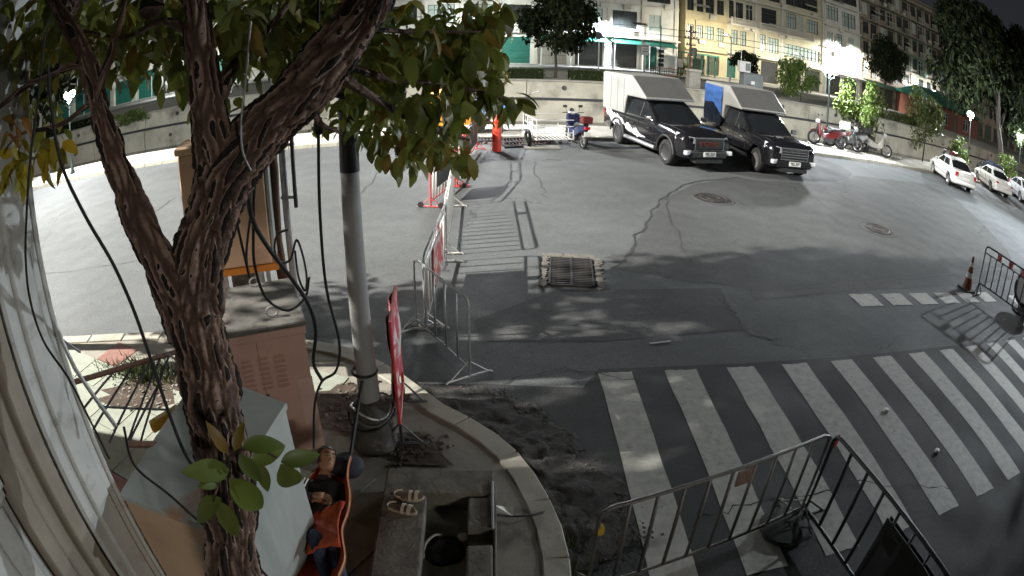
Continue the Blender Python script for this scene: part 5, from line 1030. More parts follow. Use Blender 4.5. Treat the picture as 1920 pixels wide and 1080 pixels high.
scatter('rubble', 'dark debris heaped between the brown cabinet and the pole', 'rubble', 130, lambda r: (-1.8+r.gauss(0,.26), 5.75+r.gauss(0,.22)), mat('debris', (.13,.11,.085), .9, .6, 5), 4)
scatter('rubble', 'small rubble filling the dark wedge beside the pole base', 'rubble', 90, lambda r: (-.95+r.gauss(0,.14), 5.0+r.gauss(0,.14)), mat('dark debris', (.06,.05,.04), .9, .6, 5), 5)
scatter('gravel', 'loose dirt and crumbs along the outside of the kerb', 'gravel', 900, lambda r: (lambda t, k: (lambda u: (-1.0+1.75*u**.62+.05+.62*t+r.gauss(0,.05), 6.25-2.75*u+.25*t+r.gauss(0,.05)))(k))(r.random()**1.6, r.random()), mat('road crumbs', (.075,.068,.06), .95, .6, 5), 6, .02)
db = MB(); rn = random.Random(31); NU, NV = 90, 26
pth = smooth_path([Vector((x,y,0)) for x,y in OUT[7:16]], 12); pp_ = [pth[int(i*(len(pth)-1)/NU)].lerp(pth[min(len(pth)-1,int(i*(len(pth)-1)/NU)+1)], i*(len(pth)-1)/NU % 1) for i in range(NU+1)]
gv = []
for i in range(NU+1):
    t = (pp_[min(i+1,NU)]-pp_[max(i-1,0)]).normalized(); nn = Vector((-t.y,t.x,0)); w_ = (.75+.35*noise.noise((i*.09,3,1)))*min(1,.15+i/12)*min(1,.25+(NU-i)/14)
    for j in range(NV+1):
        v = j/NV; q = pp_[i]+nn*(w_*v-.02); h = (.085*(1-v)**1.2+.015)*(.35+.65*max(0,.5+noise.noise((q.x*5,q.y*5,0))))+.055*max(0,noise.noise((q.x*17,q.y*17,2)))*(1-v)
        gv.append((q.x, q.y, .006+h*(1 if v < 1 else 0)-(.004 if v == 1 else 0)))
db.add(gv, [(i*(NV+1)+j,(i+1)*(NV+1)+j,(i+1)*(NV+1)+j+1,i*(NV+1)+j+1) for i in range(NU) for j in range(NV)])
o = auto(obj('loose_dirt', db, mat('loose dirt', (.045,.042,.038), .97, .45, 14, bump=1, bscale=45, col2=(.02,.019,.018), mixs=4, mixlo=.48, mixhi=.6)), 80); o['kind'] = 'stuff'; tag(o, 'dark loose dirt heaped along the outside of the curved kerb', 'dirt')
gb = MB(); rn = random.Random(9)
for i in range(900):
    x, y = -5.1+rn.gauss(0,.42), 6.0+rn.gauss(0,.16); h = rn.uniform(.05,.16); a_ = rn.random()*6.28; dx, dy = .012*math.cos(a_), .012*math.sin(a_); lx, ly = rn.gauss(0,.04), rn.gauss(0,.04)
    gb.add([(x-dx,y-dy,.12),(x+dx,y+dy,.12),(x+lx,y+ly,.12+h)], [(0,1,2)])
for i in range(260):
    x, y = .56+rn.gauss(0,.10), 3.6+rn.gauss(0,.22); h = rn.uniform(.05,.16); a_ = rn.random()*6.28; dx, dy = .01*math.cos(a_), .01*math.sin(a_); gb.add([(x-dx,y-dy,.0),(x+dx,y+dy,.0),(x+rn.gauss(0,.05),y+rn.gauss(0,.05),h)], [(0,1,2)])
o = obj('grass', gb, mat('grass', (.06,.085,.025), .8, .3, 5)); o['kind'] = 'stuff'; tag(o, 'thin grass tufts in the soil bed and along the kerb', 'grass')
for i, (q_, lab, s_) in enumerate((((1661,772),'white bottle cap on the crossing, the one farther from the camera',.045),((1756,848),'white bottle cap on the crossing, the one nearer the camera',.045),((597,692),'crumpled white litter near the thin barrier',.05))):
    p = G(*q_); b = MB(); b.lathe([(0,.0),(s_,.0),(s_*.9,.035),(0,.04)], 12); o = auto(obj('litter', b, plate_white)); o.location = (p.x,p.y,.010); tag(o, lab, 'litter')
p = G(1238,643); b = MB(); b.box((0,0,.012), (.34,.03,.006), .2); o = obj('paper_strip', b, plate_white); o.location = (p.x,p.y,0); tag(o, 'thin white strip lying on the road above the first stripes', 'litter')
p = G(845,945,.0); b = MB(); p = G(943,963,.13); b.add([(-.10,-.05,0),(.09,-.06,.02),(.11,.04,.05),(.0,.07,.02),(-.09,.05,.06)], [(0,1,2,3,4)]); o = obj('crumpled_paper', b, plate_white); o.location = (p.x,p.y,.14); tag(o, 'crumpled white paper on the pavement at the chamber corner', 'litter')
lb = MB(); 
for z_ in range(3): pass
wire = MB(); wire.tube(smooth_path([G(925,965,.2),G(960,968,.15),G(1000,965,.16),G(1055,950,.03)], 6), .012, 5); o = auto(obj('black_cable', wire, black_rubber)); tag(o, 'short black cable crossing the kerb by the crumpled paper', 'cable')
# ---------------------------------------------------------------- the big tree in front of the camera
bark = leafmat('bark', [(0,(.008,.005,.004)),(.3,(.018,.010,.007)),(.45,(.065,.037,.027)),(.72,(.12,.073,.055)),(.88,(.24,.155,.12)),(1,(.34,.25,.20))], 0.0, .9)  # furrow end blackened to stand for shadow in the bark cracks
bn_ = bark.node_tree; ns_ = bn_.nodes; tx = ns_.new('ShaderNodeTexNoise'); tx.inputs['Scale'].default_value = 60; tx.inputs['Detail'].default_value = 6; tcx = ns_.new('ShaderNodeTexCoord'); bn_.links.new(tcx.outputs['Object'], tx.inputs['Vector']); bpx = ns_.new('ShaderNodeBump'); bpx.inputs['Strength'].default_value = .8; bpx.inputs['Distance'].default_value = .02; bn_.links.new(tx.outputs[0], bpx.inputs['Height']); bn_.links.new(bpx.outputs[0], ns_['Principled BSDF'].inputs['Normal'])
for l_ in list(bn_.links):
    if l_.to_socket.node.type == 'MATH' and l_.from_node.type == 'OBJECT_INFO': bn_.links.remove(l_)
def limb(pts, n=40, seg=14, amp=.02, freq=16, seed=0):
    P = smooth_path([p for p, r in pts], seg); rs = [r for p, r in pts]; m = len(P); rad = []
    for i in range(m):
        t = i/(m-1)*(len(rs)-1); k = min(int(t), len(rs)-2); rad.append(rs[k]+(rs[k+1]-rs[k])*(t-k))
    b = MB(); b.tube(P, rad, n); vs = []; tint = []; S_ = [0]
    for i in range(1, m): S_.append(S_[-1]+(P[i]-P[i-1]).length)
    for i in range(m):
        c = P[i]; tn = (P[min(i+1,m-1)]-P[max(i-1,0)]).normalized()
        for k in range(n):
            v = Vector(b.v[i*n+k]); d = (v-c); L = d.length
            if L < 1e-6: vs.append(v); tint.append(0); continue
            an_ = 2*math.pi*k/n; q = Vector((math.cos(an_)*L*freq+seed, math.sin(an_)*L*freq, S_[i]*freq*.17)) + Vector((noise.noise(v*5),noise.noise(v*5+Vector((9,9,9))),0))*.7
            dd, pp = noise.voronoi(q); e = max(0, min(1.0, (dd[1]-dd[0])*2.6-.05)); rnd_ = noise.cell(pp[0]*7.3)*.5+.5
            vs.append(c+d*(1+(amp*(e-.6)*(.55+.6*rnd_)+amp*.8*noise.noise(v*5)+amp*.3*noise.noise(v*60))/max(L,.02))); tint.append(min(.99, max(0, .04+e*(.35+.5*rnd_)+.12*noise.noise(v*45))))
    b.v = [tuple(v) for v in vs]; b.tint = tint+[0]*(len(b.v)-len(tint)); return b
def bark_obj(name, b, par):
    o = auto(obj(name, b, bark, par), 75); at = o.data.attributes.new('tint', 'FLOAT', 'POINT'); at.data.foreach_set('value', b.tint[:len(o.data.vertices)]+[0]*(len(o.data.vertices)-len(b.tint))); return o
tree = thing('street_tree', 'big rough barked forked tree standing in front of the camera', 'tree', AT(470,1200,1.8)*1, 0)
tree.location.z = 0; TL0 = tree.location.copy()
def A_(px, py, rho): return AT(px, py, rho)-TL0
def lm(l): return [(A_(x,y,r_), R_) for x,y,r_,R_ in l]
base = [(Vector((0,.0,0)), .21),(Vector((.0,.0,.7)), .15)]
bark_obj('trunk', limb(base+lm([(452,1110,1.85,.130),(432,1000,1.95,.126),(420,880,2.05,.124),(402,760,2.15,.126),(376,650,2.25,.130),(362,580,2.30,.140),(372,500,2.30,.125),(392,410,2.3,.110),(428,320,2.3,.118),(490,245,2.3,.108),(555,180,2.3,.098),(610,120,2.3,.09),(668,40,2.35,.085),(720,-70,2.4,.08),(760,-240,2.5,.07)]), 110, 22, .030, 24), tree)
bark_obj('branch', limb(lm([(355,625,2.29,.10),(322,540,2.30,.088),(270,430,2.35,.066),(238,355,2.4,.060),(205,262,2.45,.056),(182,190,2.5,.05),(160,110,2.55,.045),(120,30,2.6,.04),(60,-80,2.7,.03)]), 70, 18, .020, 28, 3), tree)
bark_obj('branch', limb(lm([(405,300,2.3,.09),(388,200,2.28,.062),(378,110,2.28,.056),(366,20,2.3,.052),(350,-120,2.4,.06)]), 70, 16, .020, 28, 5), tree)
thin = [[(182,180,2.5,.028),(205,110,2.45,.02),(225,40,2.4,.016),(240,-30,2.4,.012)],[(186,160,2.5,.02),(170,120,2.6,.022),(120,128,2.7,.022),(60,155,2.8,.02),(0,200,2.9,.015)],
 [(620,110,2.3,.03),(650,150,2.45,.024),(720,195,2.7,.018),(800,240,2.9,.012),(880,262,3.1,.008)],[(640,120,2.4,.02),(740,150,2.8,.015),(850,160,3.1,.011),(960,190,3.3,.006)],[(600,130,2.3,.022),(660,60,2.6,.018),(780,60,3.0,.012),(900,60,3.3,.008)],
 [(405,210,2.3,.03),(440,120,2.5,.024),(500,60,2.7,.018),(560,-20,3.0,.012)],[(360,60,2.3,.025),(300,40,2.6,.018),(230,70,2.9,.012),(120,50,3.1,.009)],[(180,185,2.5,.015),(110,235,2.7,.012),(40,250,2.8,.008),(10,280,2.9,.006)],[(560,170,2.3,.018),(600,230,2.6,.012),(640,250,3.0,.008)],[(410,890,1.95,.014),(440,850,1.78,.007),(480,842,1.7,.005),(520,858,1.66,.004)],[(430,905,1.9,.01),(430,870,1.76,.006),(412,900,1.70,.005),(400,940,1.68,.004)]]
for i, l in enumerate(thin): bark_obj('branch', limb(lm(l), 10, 6, .004, 20, i), tree)
# overhead limbs carrying the crown above the picture
for q in ([(-.35,.9,4.5),(-1.0,2.0,5.6),(-2.2,3.2,6.8),(-3.2,4.2,7.5)],[(-.7,.6,4.6),(-2.0,.8,6),(-3.4,1.4,7.2),(-5,2.2,7.8)],[(-.2,.6,4.6),(.6,.6,6),(1.2,1.2,7.4)],[(-1.0,2.0,5.6),(-1.6,4,6.6),(-2.4,5.6,7.2)]):
    bark_obj('branch', limb([(Vector(p), .07-.015*i) for i, p in enumerate(q)], 12, 6, .006, 14), tree)
leaf_stops = [(0,(.08,.105,.02)),(.2,(.14,.17,.03)),(.45,(.22,.24,.045)),(.65,(.12,.15,.03)),(.82,(.26,.25,.05)),(.95,(.26,.18,.035)),(1,(.17,.095,.02))]
M_leaf = leafmat('green leaf', leaf_stops, .35); M_leaf_y = leafmat('yellow leaf', [(0,(.40,.30,.02)),(.4,(.25,.26,.03)),(.75,(.50,.33,.03)),(1,(.16,.18,.03))], .35); M_leaf_o = leafmat('russet leaf', [(0,(.16,.12,.02)),(.4,(.24,.10,.02)),(.7,(.12,.12,.02)),(1,(.18,.07,.02))], .25)
def leaf_mesh(name, m, L=1.0, W=.46, droop=.35, fold=.22, rows=5):
    b = MB(); vs = []
    for i in range(rows+1):
        t = i/rows; w_ = W*.5*math.sin(math.pi*min(1,t**.8*.97+.015))**.85*(1 if t < .97 else .2); z = -droop*t*t; x = L*t*(1-.12*droop*t)
        vs += [(x,-w_,z+fold*w_),(x,0,z-.01),(x,w_,z+fold*w_)]
    fs = [f for i in range(rows) for f in ((3*i,3*i+1,3*i+4,3*i+3),(3*i+1,3*i+2,3*i+5,3*i+4))]
    b.add(vs, fs); me = b.mesh(name, m, True); return me
LM = [leaf_mesh('leaf', M_leaf, 1, .44, d, f) for d, f in ((.15,.2),(.35,.3),(.55,.15))]; LY = [leaf_mesh('leaf', M_leaf_y, 1, .5, d, .2) for d in (.2,.5)]; LO = [leaf_mesh('leaf', M_leaf_o, 1, .36, d, .25) for d in (.2,.45)]
rl = random.Random(21)
def orient(down, rn, az=None):
    a = rn.random()*2*math.pi if az is None else az; pitch = rn.gauss(*down); return Matrix.Rotation(a,4,'Z') @ Matrix.Rotation(pitch,4,'Y') @ Matrix.Rotation(rn.gauss(0,.6),4,'X')
CL = [  # px, py, spread x, spread y, rho, rho spread, leaves, size, meshes
 (850,110,55,45,3.3,.35,60,.15,LM),(760,70,70,40,3.0,.4,50,.14,LM),(900,60,35,40,3.6,.3,30,.14,LM),(955,185,28,18,3.3,.15,16,.15,LM),(890,170,40,25,3.2,.2,24,.15,LM),(800,265,50,22,3.5,.3,44,.13,LM),(720,215,35,28,3.6,.3,30,.12,LM),(870,295,20,12,3.5,.15,12,.13,LM),(760,300,25,10,3.5,.2,9,.13,LM),(700,265,16,12,3.6,.2,8,.12,LM),
 (720,90,50,30,2.6,.1,9,.16,LO),(800,175,40,25,2.7,.1,10,.16,LO),(850,215,40,25,2.8,.1,10,.16,LM),(520,50,90,40,3.2,.5,34,.14,LM),(480,30,60,25,2.6,.3,8,.17,LO),(270,50,60,35,3.2,.5,36,.13,LM),(120,55,70,35,3.2,.5,36,.13,LM),(40,120,30,50,3.2,.4,16,.14,LM),(640,40,60,30,3.0,.3,26,.14,LM)]
YC = [(75,285,50,28,2.5,.12,30,.11,LY),(20,240,25,30,2.4,.1,8,.13,LO),(110,95,30,20,3.6,.3,6,.12,LY),(255,25,14,10,3.3,.2,3,.13,LY),(30,310,28,18,2.45,.1,14,.11,LY),(60,110,20,20,3.6,.2,4,.12,LY)]  # yellow clumps carry the glow of a sodium lamp in their leaf colour
nl = 0; spare = []
for px, py, sx, sy, rho, sr, n, sz, ms in YC+CL:
    for i in range(n):
        p = A_(px+rl.uniform(-1,1)*sx, py+rl.uniform(-1,1)*sy, rho+rl.gauss(0,sr*.6)); s = sz*rl.uniform(.7,1.15); M = Matrix.Translation(p) @ orient((.75,.4), rl) @ Matrix.Scale(s,4)
        if nl < 290: o = link('leaf', rl.choice(ms), tree); o.matrix_local = M; nl += 1
        else: spare.append(M)
for px, py, az, pit, s in ((600,0,0,0,0),):
    pass
M_sprig = leafmat('sprig leaf', [(0,(.09,.13,.025)),(.5,(.13,.17,.03)),(1,(.10,.12,.025))], .25); LG = [leaf_mesh('leaf', M_sprig, 1, .44, d, f, 7) for d, f in ((.12,.25),(.3,.35),(.4,.2))]
SPR = [((430,882),(342,884),.40),((430,898),(510,972),.42),((414,934),(350,976),.42),((412,940),(447,1014),.42),((455,838),(536,826),.42),((470,870),(536,832),.45),((488,868),(502,926),.40),((527,866),(602,850),.40),((527,870),(568,942),.42),((448,852),(492,908),.42),((425,850),(398,800),.5),((440,846),(452,792),.5),((408,905),(372,912),.5)]
for k, (q0, q1, w_) in enumerate(SPR):
    a_, c_ = A_(*q0, 1.70), A_(*q1, 1.66+.03*(k % 3)); xx = (c_-a_); L_ = xx.length; xx.normalize(); vw = (Vector((0,0,CAMH))-TL0-a_).normalized(); zz = (vw-xx*vw.dot(xx)); zz = (zz.normalized()+Vector((0,0,.35))+xx.cross(zz)*rl.uniform(-.35,.35)); zz = (zz-xx*zz.dot(xx)).normalized(); yy = zz.cross(xx)
    o = link('leaf', LO[1] if k in (10,11) else LG[k % 3], tree); o.matrix_local = Matrix(((xx.x*L_,yy.x*L_,zz.x*L_,a_.x),(xx.y*L_,yy.y*L_,zz.y*L_,a_.y),(xx.z*L_,yy.z*L_,zz.z*L_,a_.z),(0,0,0,1))); nl += 1
def foliage_mesh(name, mats_, Ms, base_leaf=None, tint=True, rows=2, W=.5):
    """many leaves as one mesh, a random tint per leaf"""
    n = len(Ms); b0 = []; 
    for i in range(rows+1):
        t = i/rows; w_ = W*.5*math.sin(math.pi*min(.97,max(.08,t)))**.8; b0 += [(t,-w_,-.25*t*t+.1),(t,w_,-.25*t*t+.1)] if 0 < i < rows else [(t,-.04,-.25*t*t),(t,.04,-.25*t*t)]
    base = np.array([tuple(v)+(1,) for v in b0]); k = len(base)
    A = np.array([[list(r) for r in M][:3] for M in Ms]); V = np.einsum('nij,kj->nki', A, base).reshape(-1,3)
    f0 = np.array([(2*i,2*i+1,2*i+3,2*i+2) for i in range(rows)]); F = (f0[None]+np.arange(n)[:,None,None]*k).reshape(-1,4)
    me = bpy.data.meshes.new(name); me.vertices.add(len(V)); me.vertices.foreach_set('co', V.ravel()); me.loops.add(F.size); me.loops.foreach_set('vertex_index', F.ravel()); me.polygons.add(len(F)); me.polygons.foreach_set('loop_start', np.arange(0,F.size,4)); me.polygons.foreach_set('loop_total', np.full(len(F),4))
    at = me.attributes.new('tint', 'FLOAT', 'POINT'); at.data.foreach_set('value', np.repeat(np.random.RandomState(n).rand(n), k)); me.materials.append(mats_); me.update(); me.validate(); return me
rf = random.Random(5)
for px, py, sx, sy, rho, n, sz in ((520,90,80,50,3.4,150,.14),(110,95,110,50,3.5,170,.14),(300,95,70,45,3.6,110,.14),(700,150,60,50,3.8,140,.13),(870,90,60,60,3.9,170,.14),(800,70,150,70,4.6,420,.14),(500,25,220,40,4.2,520,.15),(150,40,180,60,4.4,640,.15),(300,20,330,30,3.4,200,.14),(560,40,130,70,3.2,150,.13),(820,180,90,50,4.4,130,.13),(790,262,85,28,4.2,110,.13),(700,225,60,35,5.0,100,.13),(60,230,60,60,4.4,60,.14),(930,30,40,40,5,60,.14),(620,215,40,30,5.2,40,.13),(30,60,50,60,3.4,80,.14),(420,150,60,60,2.9,36,.12),(330,150,30,30,2.8,14,.12)):
    for i in range(int(n*.78)):
        p = A_(px+rf.uniform(-1,1)*sx, py+rf.uniform(-1,1)*sy, rho*rf.uniform(.8,1.25)); spare.append(Matrix.Translation(p) @ orient((.7,.45), rf) @ Matrix.Scale(sz*rf.uniform(.7,1.2),4))
for i in range(52000):                                   # crown over the street, above the frame
    u = rf.random(); p = Vector((rf.uniform(-9.2,3.2), rf.uniform(-1.5,8.5), rf.uniform(5.7,8.8)))
    c = noise.noise(p*.55)
    if c < -.42: continue
    e = math.hypot(p.x, p.y)
    if p.z < 4.9+.17*e: continue
    spare.append(Matrix.Translation(p-TL0) @ orient((.5,.5), rf) @ Matrix.Scale(rf.uniform(.2,.32),4))
link('foliage', foliage_mesh('foliage', M_leaf, spare, rows=4), tree, kind='stuff')
# hanging cables
def cable(label, pts, r, m=black_rubber): b = MB(); b.tube(smooth_path([AT(*p) for p in pts], 8), r, 6); o = auto(obj('hanging_cable', b, m), 80); return tag(o, label, 'cable', 'loose cables hanging by the tree')
cable('black cable hanging beside the corner pilaster at far left', [(85,60,2.3),(72,180,2.3),(60,270,2.3),(50,400,2.3),(48,480,2.3),(56,560,2.3),(82,640,2.35),(130,712,2.4),(175,800,2.45),(205,860,2.45)], .007)
cable('black cable slanting from the yellow leaves down to the trunk', [(90,120,2.2),(97,210,2.2),(116,310,2.2),(160,405,2.2),(212,495,2.2),(252,585,2.2),(285,680,2.15),(310,755,2.1),(342,840,2.0),(365,880,1.98)], .008)
cable('black cable crossing in front of the pale cabinet', [(232,800,2.3),(252,872,2.25),(320,930,2.15),(400,1000,2.05),(470,1050,1.95),(505,1085,1.9)], .007)
cable('straight black cable dropping past the pole on its left', [(598,-20,2.8),(596,140,2.8),(597,240,2.8),(600,400,2.85),(612,540,2.9),(636,640,2.95),(630,695,3.0),(603,716,3.05),(590,760,3.1),(588,840,3.2)], .008)
b = MB(); b.lathe([(0,-.05),(.02,-.035),(.025,0),(.02,.035),(0,.05)], 10); o = auto(obj('cable_joint', b, black_rubber)); o.location = AT(597,236,2.8); tag(o, 'black joint on the straight cable left of the pole', 'cable joint')
cable('thick black cable looping from the trunk over the brown cabinet', [(468,310,2.5),(470,400,2.6),(500,460,2.8),(545,520,3.0),(578,570,3.2),(592,620,3.3),(588,680,3.4),(605,715,3.4)], .012)
cable('black cable drooping across the grey cabinet lid', [(478,320,2.5),(475,430,2.7),(478,500,2.9),(500,560,3.1),(540,582,3.2),(572,558,3.3),(580,520,3.4)], .008)
cable('thin black cable tied below the peach box', [(440,400,2.6),(456,470,2.8),(468,520,3.0),(462,480,3.0),(470,400,2.9)], .007)
cable('tangled black cable coil hanging on the pipe post', [(540,430,5.5),(520,440,5.5),(515,470,5.5),(528,492,5.5),(545,485,5.5),(556,450,5.5),(568,480,5.5),(575,520,5.5),(572,545,5.5),(560,520,5.5),(553,470,5.5)], .012)
cable('thin bare wire hanging along the leaning main limb', [(470,40,2.2),(462,140,2.2),(452,230,2.18),(455,285,2.18),(470,320,2.2)], .005, steel)
# ---------------------------------------------------------------- planting and street furniture along the canal
M_far = leafmat('far leaf', [(0,(.03,.045,.012)),(.5,(.055,.075,.018)),(1,(.085,.10,.025))], .2); M_dark = leafmat('shaded leaf', [(0,(.006,.009,.005)),(.5,(.012,.017,.007)),(1,(.020,.027,.010))], .1, .85); M_dark.node_tree.nodes['Principled BSDF'].inputs['Specular IOR Level'].default_value = .08; M_lit = leafmat('lamplit leaf', [(0,(.06,.10,.02)),(.5,(.10,.16,.03)),(1,(.15,.19,.05))], .35)  # bright and dark tones carry lamp light and night shade in the colour
tw = mat('tree bark far', (.035,.028,.022), .9, .3, 6)
def crown_ms(c, r, n, sz, rn, clump=14, hang=.6):
    cs = []
    for i in range(clump):
        a_, u = rn.random()*6.283, rn.uniform(-.75,1); k = rn.uniform(.45,.85); q = math.sqrt(max(0,1-u*u)); cs.append((Vector((q*math.cos(a_)*k*r[0], q*math.sin(a_)*k*r[1], u*k*r[2])), rn.uniform(.25,.48)))
    out = []
    for i in range(n):
        o_, k = rn.choice(cs); d = Vector((rn.gauss(0,1),rn.gauss(0,1),rn.gauss(0,1))).normalized()*(rn.random()**.45); p = Vector(c)+o_+Vector((d.x*r[0],d.y*r[1],d.z*r[2]))*k
        out.append(Matrix.Translation(p) @ orient((hang,.5), rn) @ Matrix.Scale(sz*rn.uniform(.6,1.3),4))
    return out, cs
def plant(name, label, cat, p, th, c, r, n, sz, m, seed, tr=.12, group=None, clump=14):
    rn = random.Random(seed); t = thing(name, label, cat, p, 0, group); ms, cs = crown_ms((c[0],c[1],c[2]), r, n, sz, rn, clump)
    if tr:
        b = MB(); b.tube(smooth_path([(0,0,-.05),(rn.uniform(-.1,.1),0,th*.5),(c[0]*.6,c[1]*.6,th)],5), [tr*(1-.4*i/10) for i in range(11)], 8); auto(obj('trunk', b, tw, t))
        for i in range(5): b = MB(); e = Vector(c)+cs[i][0]*.9; s_ = Vector((c[0]*.6,c[1]*.6,th*.95)); b.tube(smooth_path([s_, s_.lerp(e,.5)+Vector((0,0,.1)), e],4), [tr*.5,tr*.45,tr*.4,tr*.35,tr*.3,tr*.25,tr*.2,tr*.15,tr*.1][:9], 6); auto(obj('branch', b, tw, t))
    link('crown', foliage_mesh('crown', m, ms), t, kind='stuff'); return t
def PT_(px, py, t, z=None): s, zz = FAC(px, py, t); return FP(s, t, zz if z is None else z)
GT = 'trees and shrubs along the canal'
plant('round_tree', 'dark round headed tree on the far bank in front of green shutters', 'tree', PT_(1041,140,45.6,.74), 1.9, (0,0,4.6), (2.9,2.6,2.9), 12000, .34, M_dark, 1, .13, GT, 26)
plant('small_tree', 'small dark tree beside the grey kiosk and balcony building', 'tree', PT_(1396,140,47,.74), 1.6, (0,0,2.7), (1.25,1.2,1.1), 1600, .28, M_dark, 2, .07, GT)
plant('shrub', 'bright lit shrub on the far bank behind the twin globe lamp and pickups', 'shrub', PT_(1500,195,44.6,.75), .9, (-.5,0,2.1), (2.4,1.8,1.9), 3000, .26, M_lit, 3, .06, GT)
plant('shrub', 'bright drooping shrub just right of the globe lamp by the motorcycles', 'shrub', FP(21.5,25.8,.15), 1.5, (0,0,2.55), (1.6,1.2,1.95), 3000, .2, M_lit, 4, .06, GT)
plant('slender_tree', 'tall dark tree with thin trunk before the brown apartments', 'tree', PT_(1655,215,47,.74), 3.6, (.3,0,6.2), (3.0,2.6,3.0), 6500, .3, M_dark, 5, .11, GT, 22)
plant('shrub', 'leafy shrub tree between the scooter and the first white car', 'shrub', FP(27.6,25.7,.15), 1.5, (0,0,2.6), (1.9,1.5,2.1), 3400, .2, M_far, 6, .06, GT)
plant('shrub', 'low bright shrub at the lamp behind the first white car', 'shrub', FP(32.0,25.5,.15), .6, (0,0,1.3), (1.2,1.0,1.2), 1300, .18, M_lit, 7, .05, GT)
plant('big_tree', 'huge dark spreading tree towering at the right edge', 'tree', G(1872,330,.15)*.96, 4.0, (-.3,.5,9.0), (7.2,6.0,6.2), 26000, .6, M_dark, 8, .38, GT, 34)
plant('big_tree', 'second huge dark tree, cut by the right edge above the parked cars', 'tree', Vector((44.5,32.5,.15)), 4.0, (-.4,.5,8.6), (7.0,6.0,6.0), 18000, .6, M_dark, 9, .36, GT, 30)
plant('shrub', 'green bush below the red brick house beyond the globe lamp', 'shrub', FP(40.5,25.8,.15), .6, (0,0,1.25), (1.7,1.3,1.2), 1500, .2, M_lit, 10, .05, GT)
plant('shrub', 'dim bush on the far bank slope under the slender tree', 'shrub', PT_(1620,225,44.4,.4), .6, (0,0,.7), (2.6,1.0,1.0), 1500, .24, M_far, 11, 0, GT)
plant('shrub', 'dim bush on the far bank below the brown apartments', 'shrub', PT_(1700,240,44.4,.3), .6, (0,0,.9), (3.2,1.0,1.2), 1700, .25, M_far, 12, 0, GT)
plant('hanging_vine', 'bright green vine spilling over the canal wall left of the trunk', 'vine', PT_(245,205,43.2,.6), .4, (0,-.1,.1), (2.6,.5,.8), 1300, .22, M_lit, 13, 0, GT)
plant('slender_tree', 'dark tree on the far bank glimpsed through the leaves at far left', 'tree', PT_(95,200,46,.74), 2.2, (0,0,4.2), (2.4,2.2,2.4), 2600, .24, M_dark, 14, .11, GT)
plant('flower_bush', 'yellow flowering bush by the small notice board on the far bank', 'shrub', PT_(1287,126,58,.6), .3, (0,0,.8), (1.1,.9,.8), 700, .2, M_leaf_y, 15, 0)
def hedge(label, s0_, s1_, seed):
    rn = random.Random(seed); t = thing('hedge', label, 'hedge', FP((s0_+s1_)/2,45.2,.74), CA, 'clipped hedges on the far bank'); L_ = (s1_-s0_)/2
    ms = [Matrix.Translation((rn.uniform(-L_,L_), rn.uniform(-.5,.5), rn.uniform(.05,.8)+.06*math.sin(i))) @ orient((.2,.7), rn) @ Matrix.Scale(rn.uniform(.1,.2),4) for i in range(int(420*L_))]
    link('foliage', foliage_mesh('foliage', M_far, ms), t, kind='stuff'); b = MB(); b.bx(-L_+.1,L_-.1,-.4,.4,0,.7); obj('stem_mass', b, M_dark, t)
sx = lambda px, py=135: FAC(px, py, 45.2)[0]
hedge('clipped hedge left of the dark round tree', sx(925), sx(1020), 1); hedge('clipped hedge between the round tree and the pickup shell', sx(1064), sx(1170), 2); hedge('clipped hedge seen through the leaves above the far pavement', sx(640), sx(850), 3); hedge('clipped hedge at left behind the twin globe lamp', sx(60,215), sx(170,190), 4)
# posts, signs and boxes on the far bank
def post_sign(name, label, cat, px, py, t, h, r, m, extra=None):
    p = PT_(px, py, t, .65); th = thing(name, label, cat, p, CA); b = MB(); b.tube([(0,0,0),(0,0,h)], r, 8); auto(obj('post', b, m, th)); return th
a = post_sign('round_sign_post', 'white post with a round sign in front of the dark shop openings', 'sign', 1122, 127, 60, 3.6, .07, white_paint); b = MB(); b.lathe([(0,0),(.42,0),(.42,.04),(0,.04)], 20, Matrix.Translation((-.1,-.1,3.7)) @ Matrix.Rotation(math.pi/2,4,'X')); auto(obj('disc', b, bar_white, a)); b = MB(); b.lathe([(.34,0),(.42,0),(.42,.02),(.34,.02)], 20, Matrix.Translation((-.1,-.145,3.7)) @ Matrix.Rotation(math.pi/2,4,'X')); obj('disc_rim', b, dark_steel, a)
a = post_sign('direction_sign', 'white post with a pale rectangular sign in front of the green shutter', 'sign', 1208, 131, 56, 3.4, .08, white_paint); b = MB(); b.box((0,-.12,2.7), (.8,.05,1.2)); bevel(obj('sign_board', b, bar_white, a), .01); b = MB(); b.box((0,-.15,3.0), (.6,.01,.12)); b.box((0,-.15,2.7), (.5,.01,.08)); b.box((0,-.15,2.45), (.56,.01,.08)); obj('sign_marks', b, dark_steel, a, kind='stuff')
a = post_sign('traffic_signal', 'tall green traffic signal mast with stacked dark heads', 'traffic light', 1237, 132, 55, 5.2, .07, mat('signal green', (.03,.16,.10), .5, .1, 4)); 
for z in (1.3,1.75,2.2,2.65): b = MB(); b.box((.05,-.12,z), (.5,.3,.34)); b.lathe([(.14,0),(.15,.2)], 10, Matrix.Translation((.05,-.27,z)) @ Matrix.Rotation(math.pi/2,4,'X')); bevel(obj('signal_head', b, mat('signal dark', (.015,.03,.028), .5, .2, 4), a), .03)
b = MB(); b.tube([(0,0,5.2),(0,0,6.8)], .03, 6); obj('finial', b, steel, a)
a = post_sign('utility_pole', 'wooden utility pole with insulators before the yellow corner building', 'utility pole', 1293, 135, 50, 5.4, .12, wd)
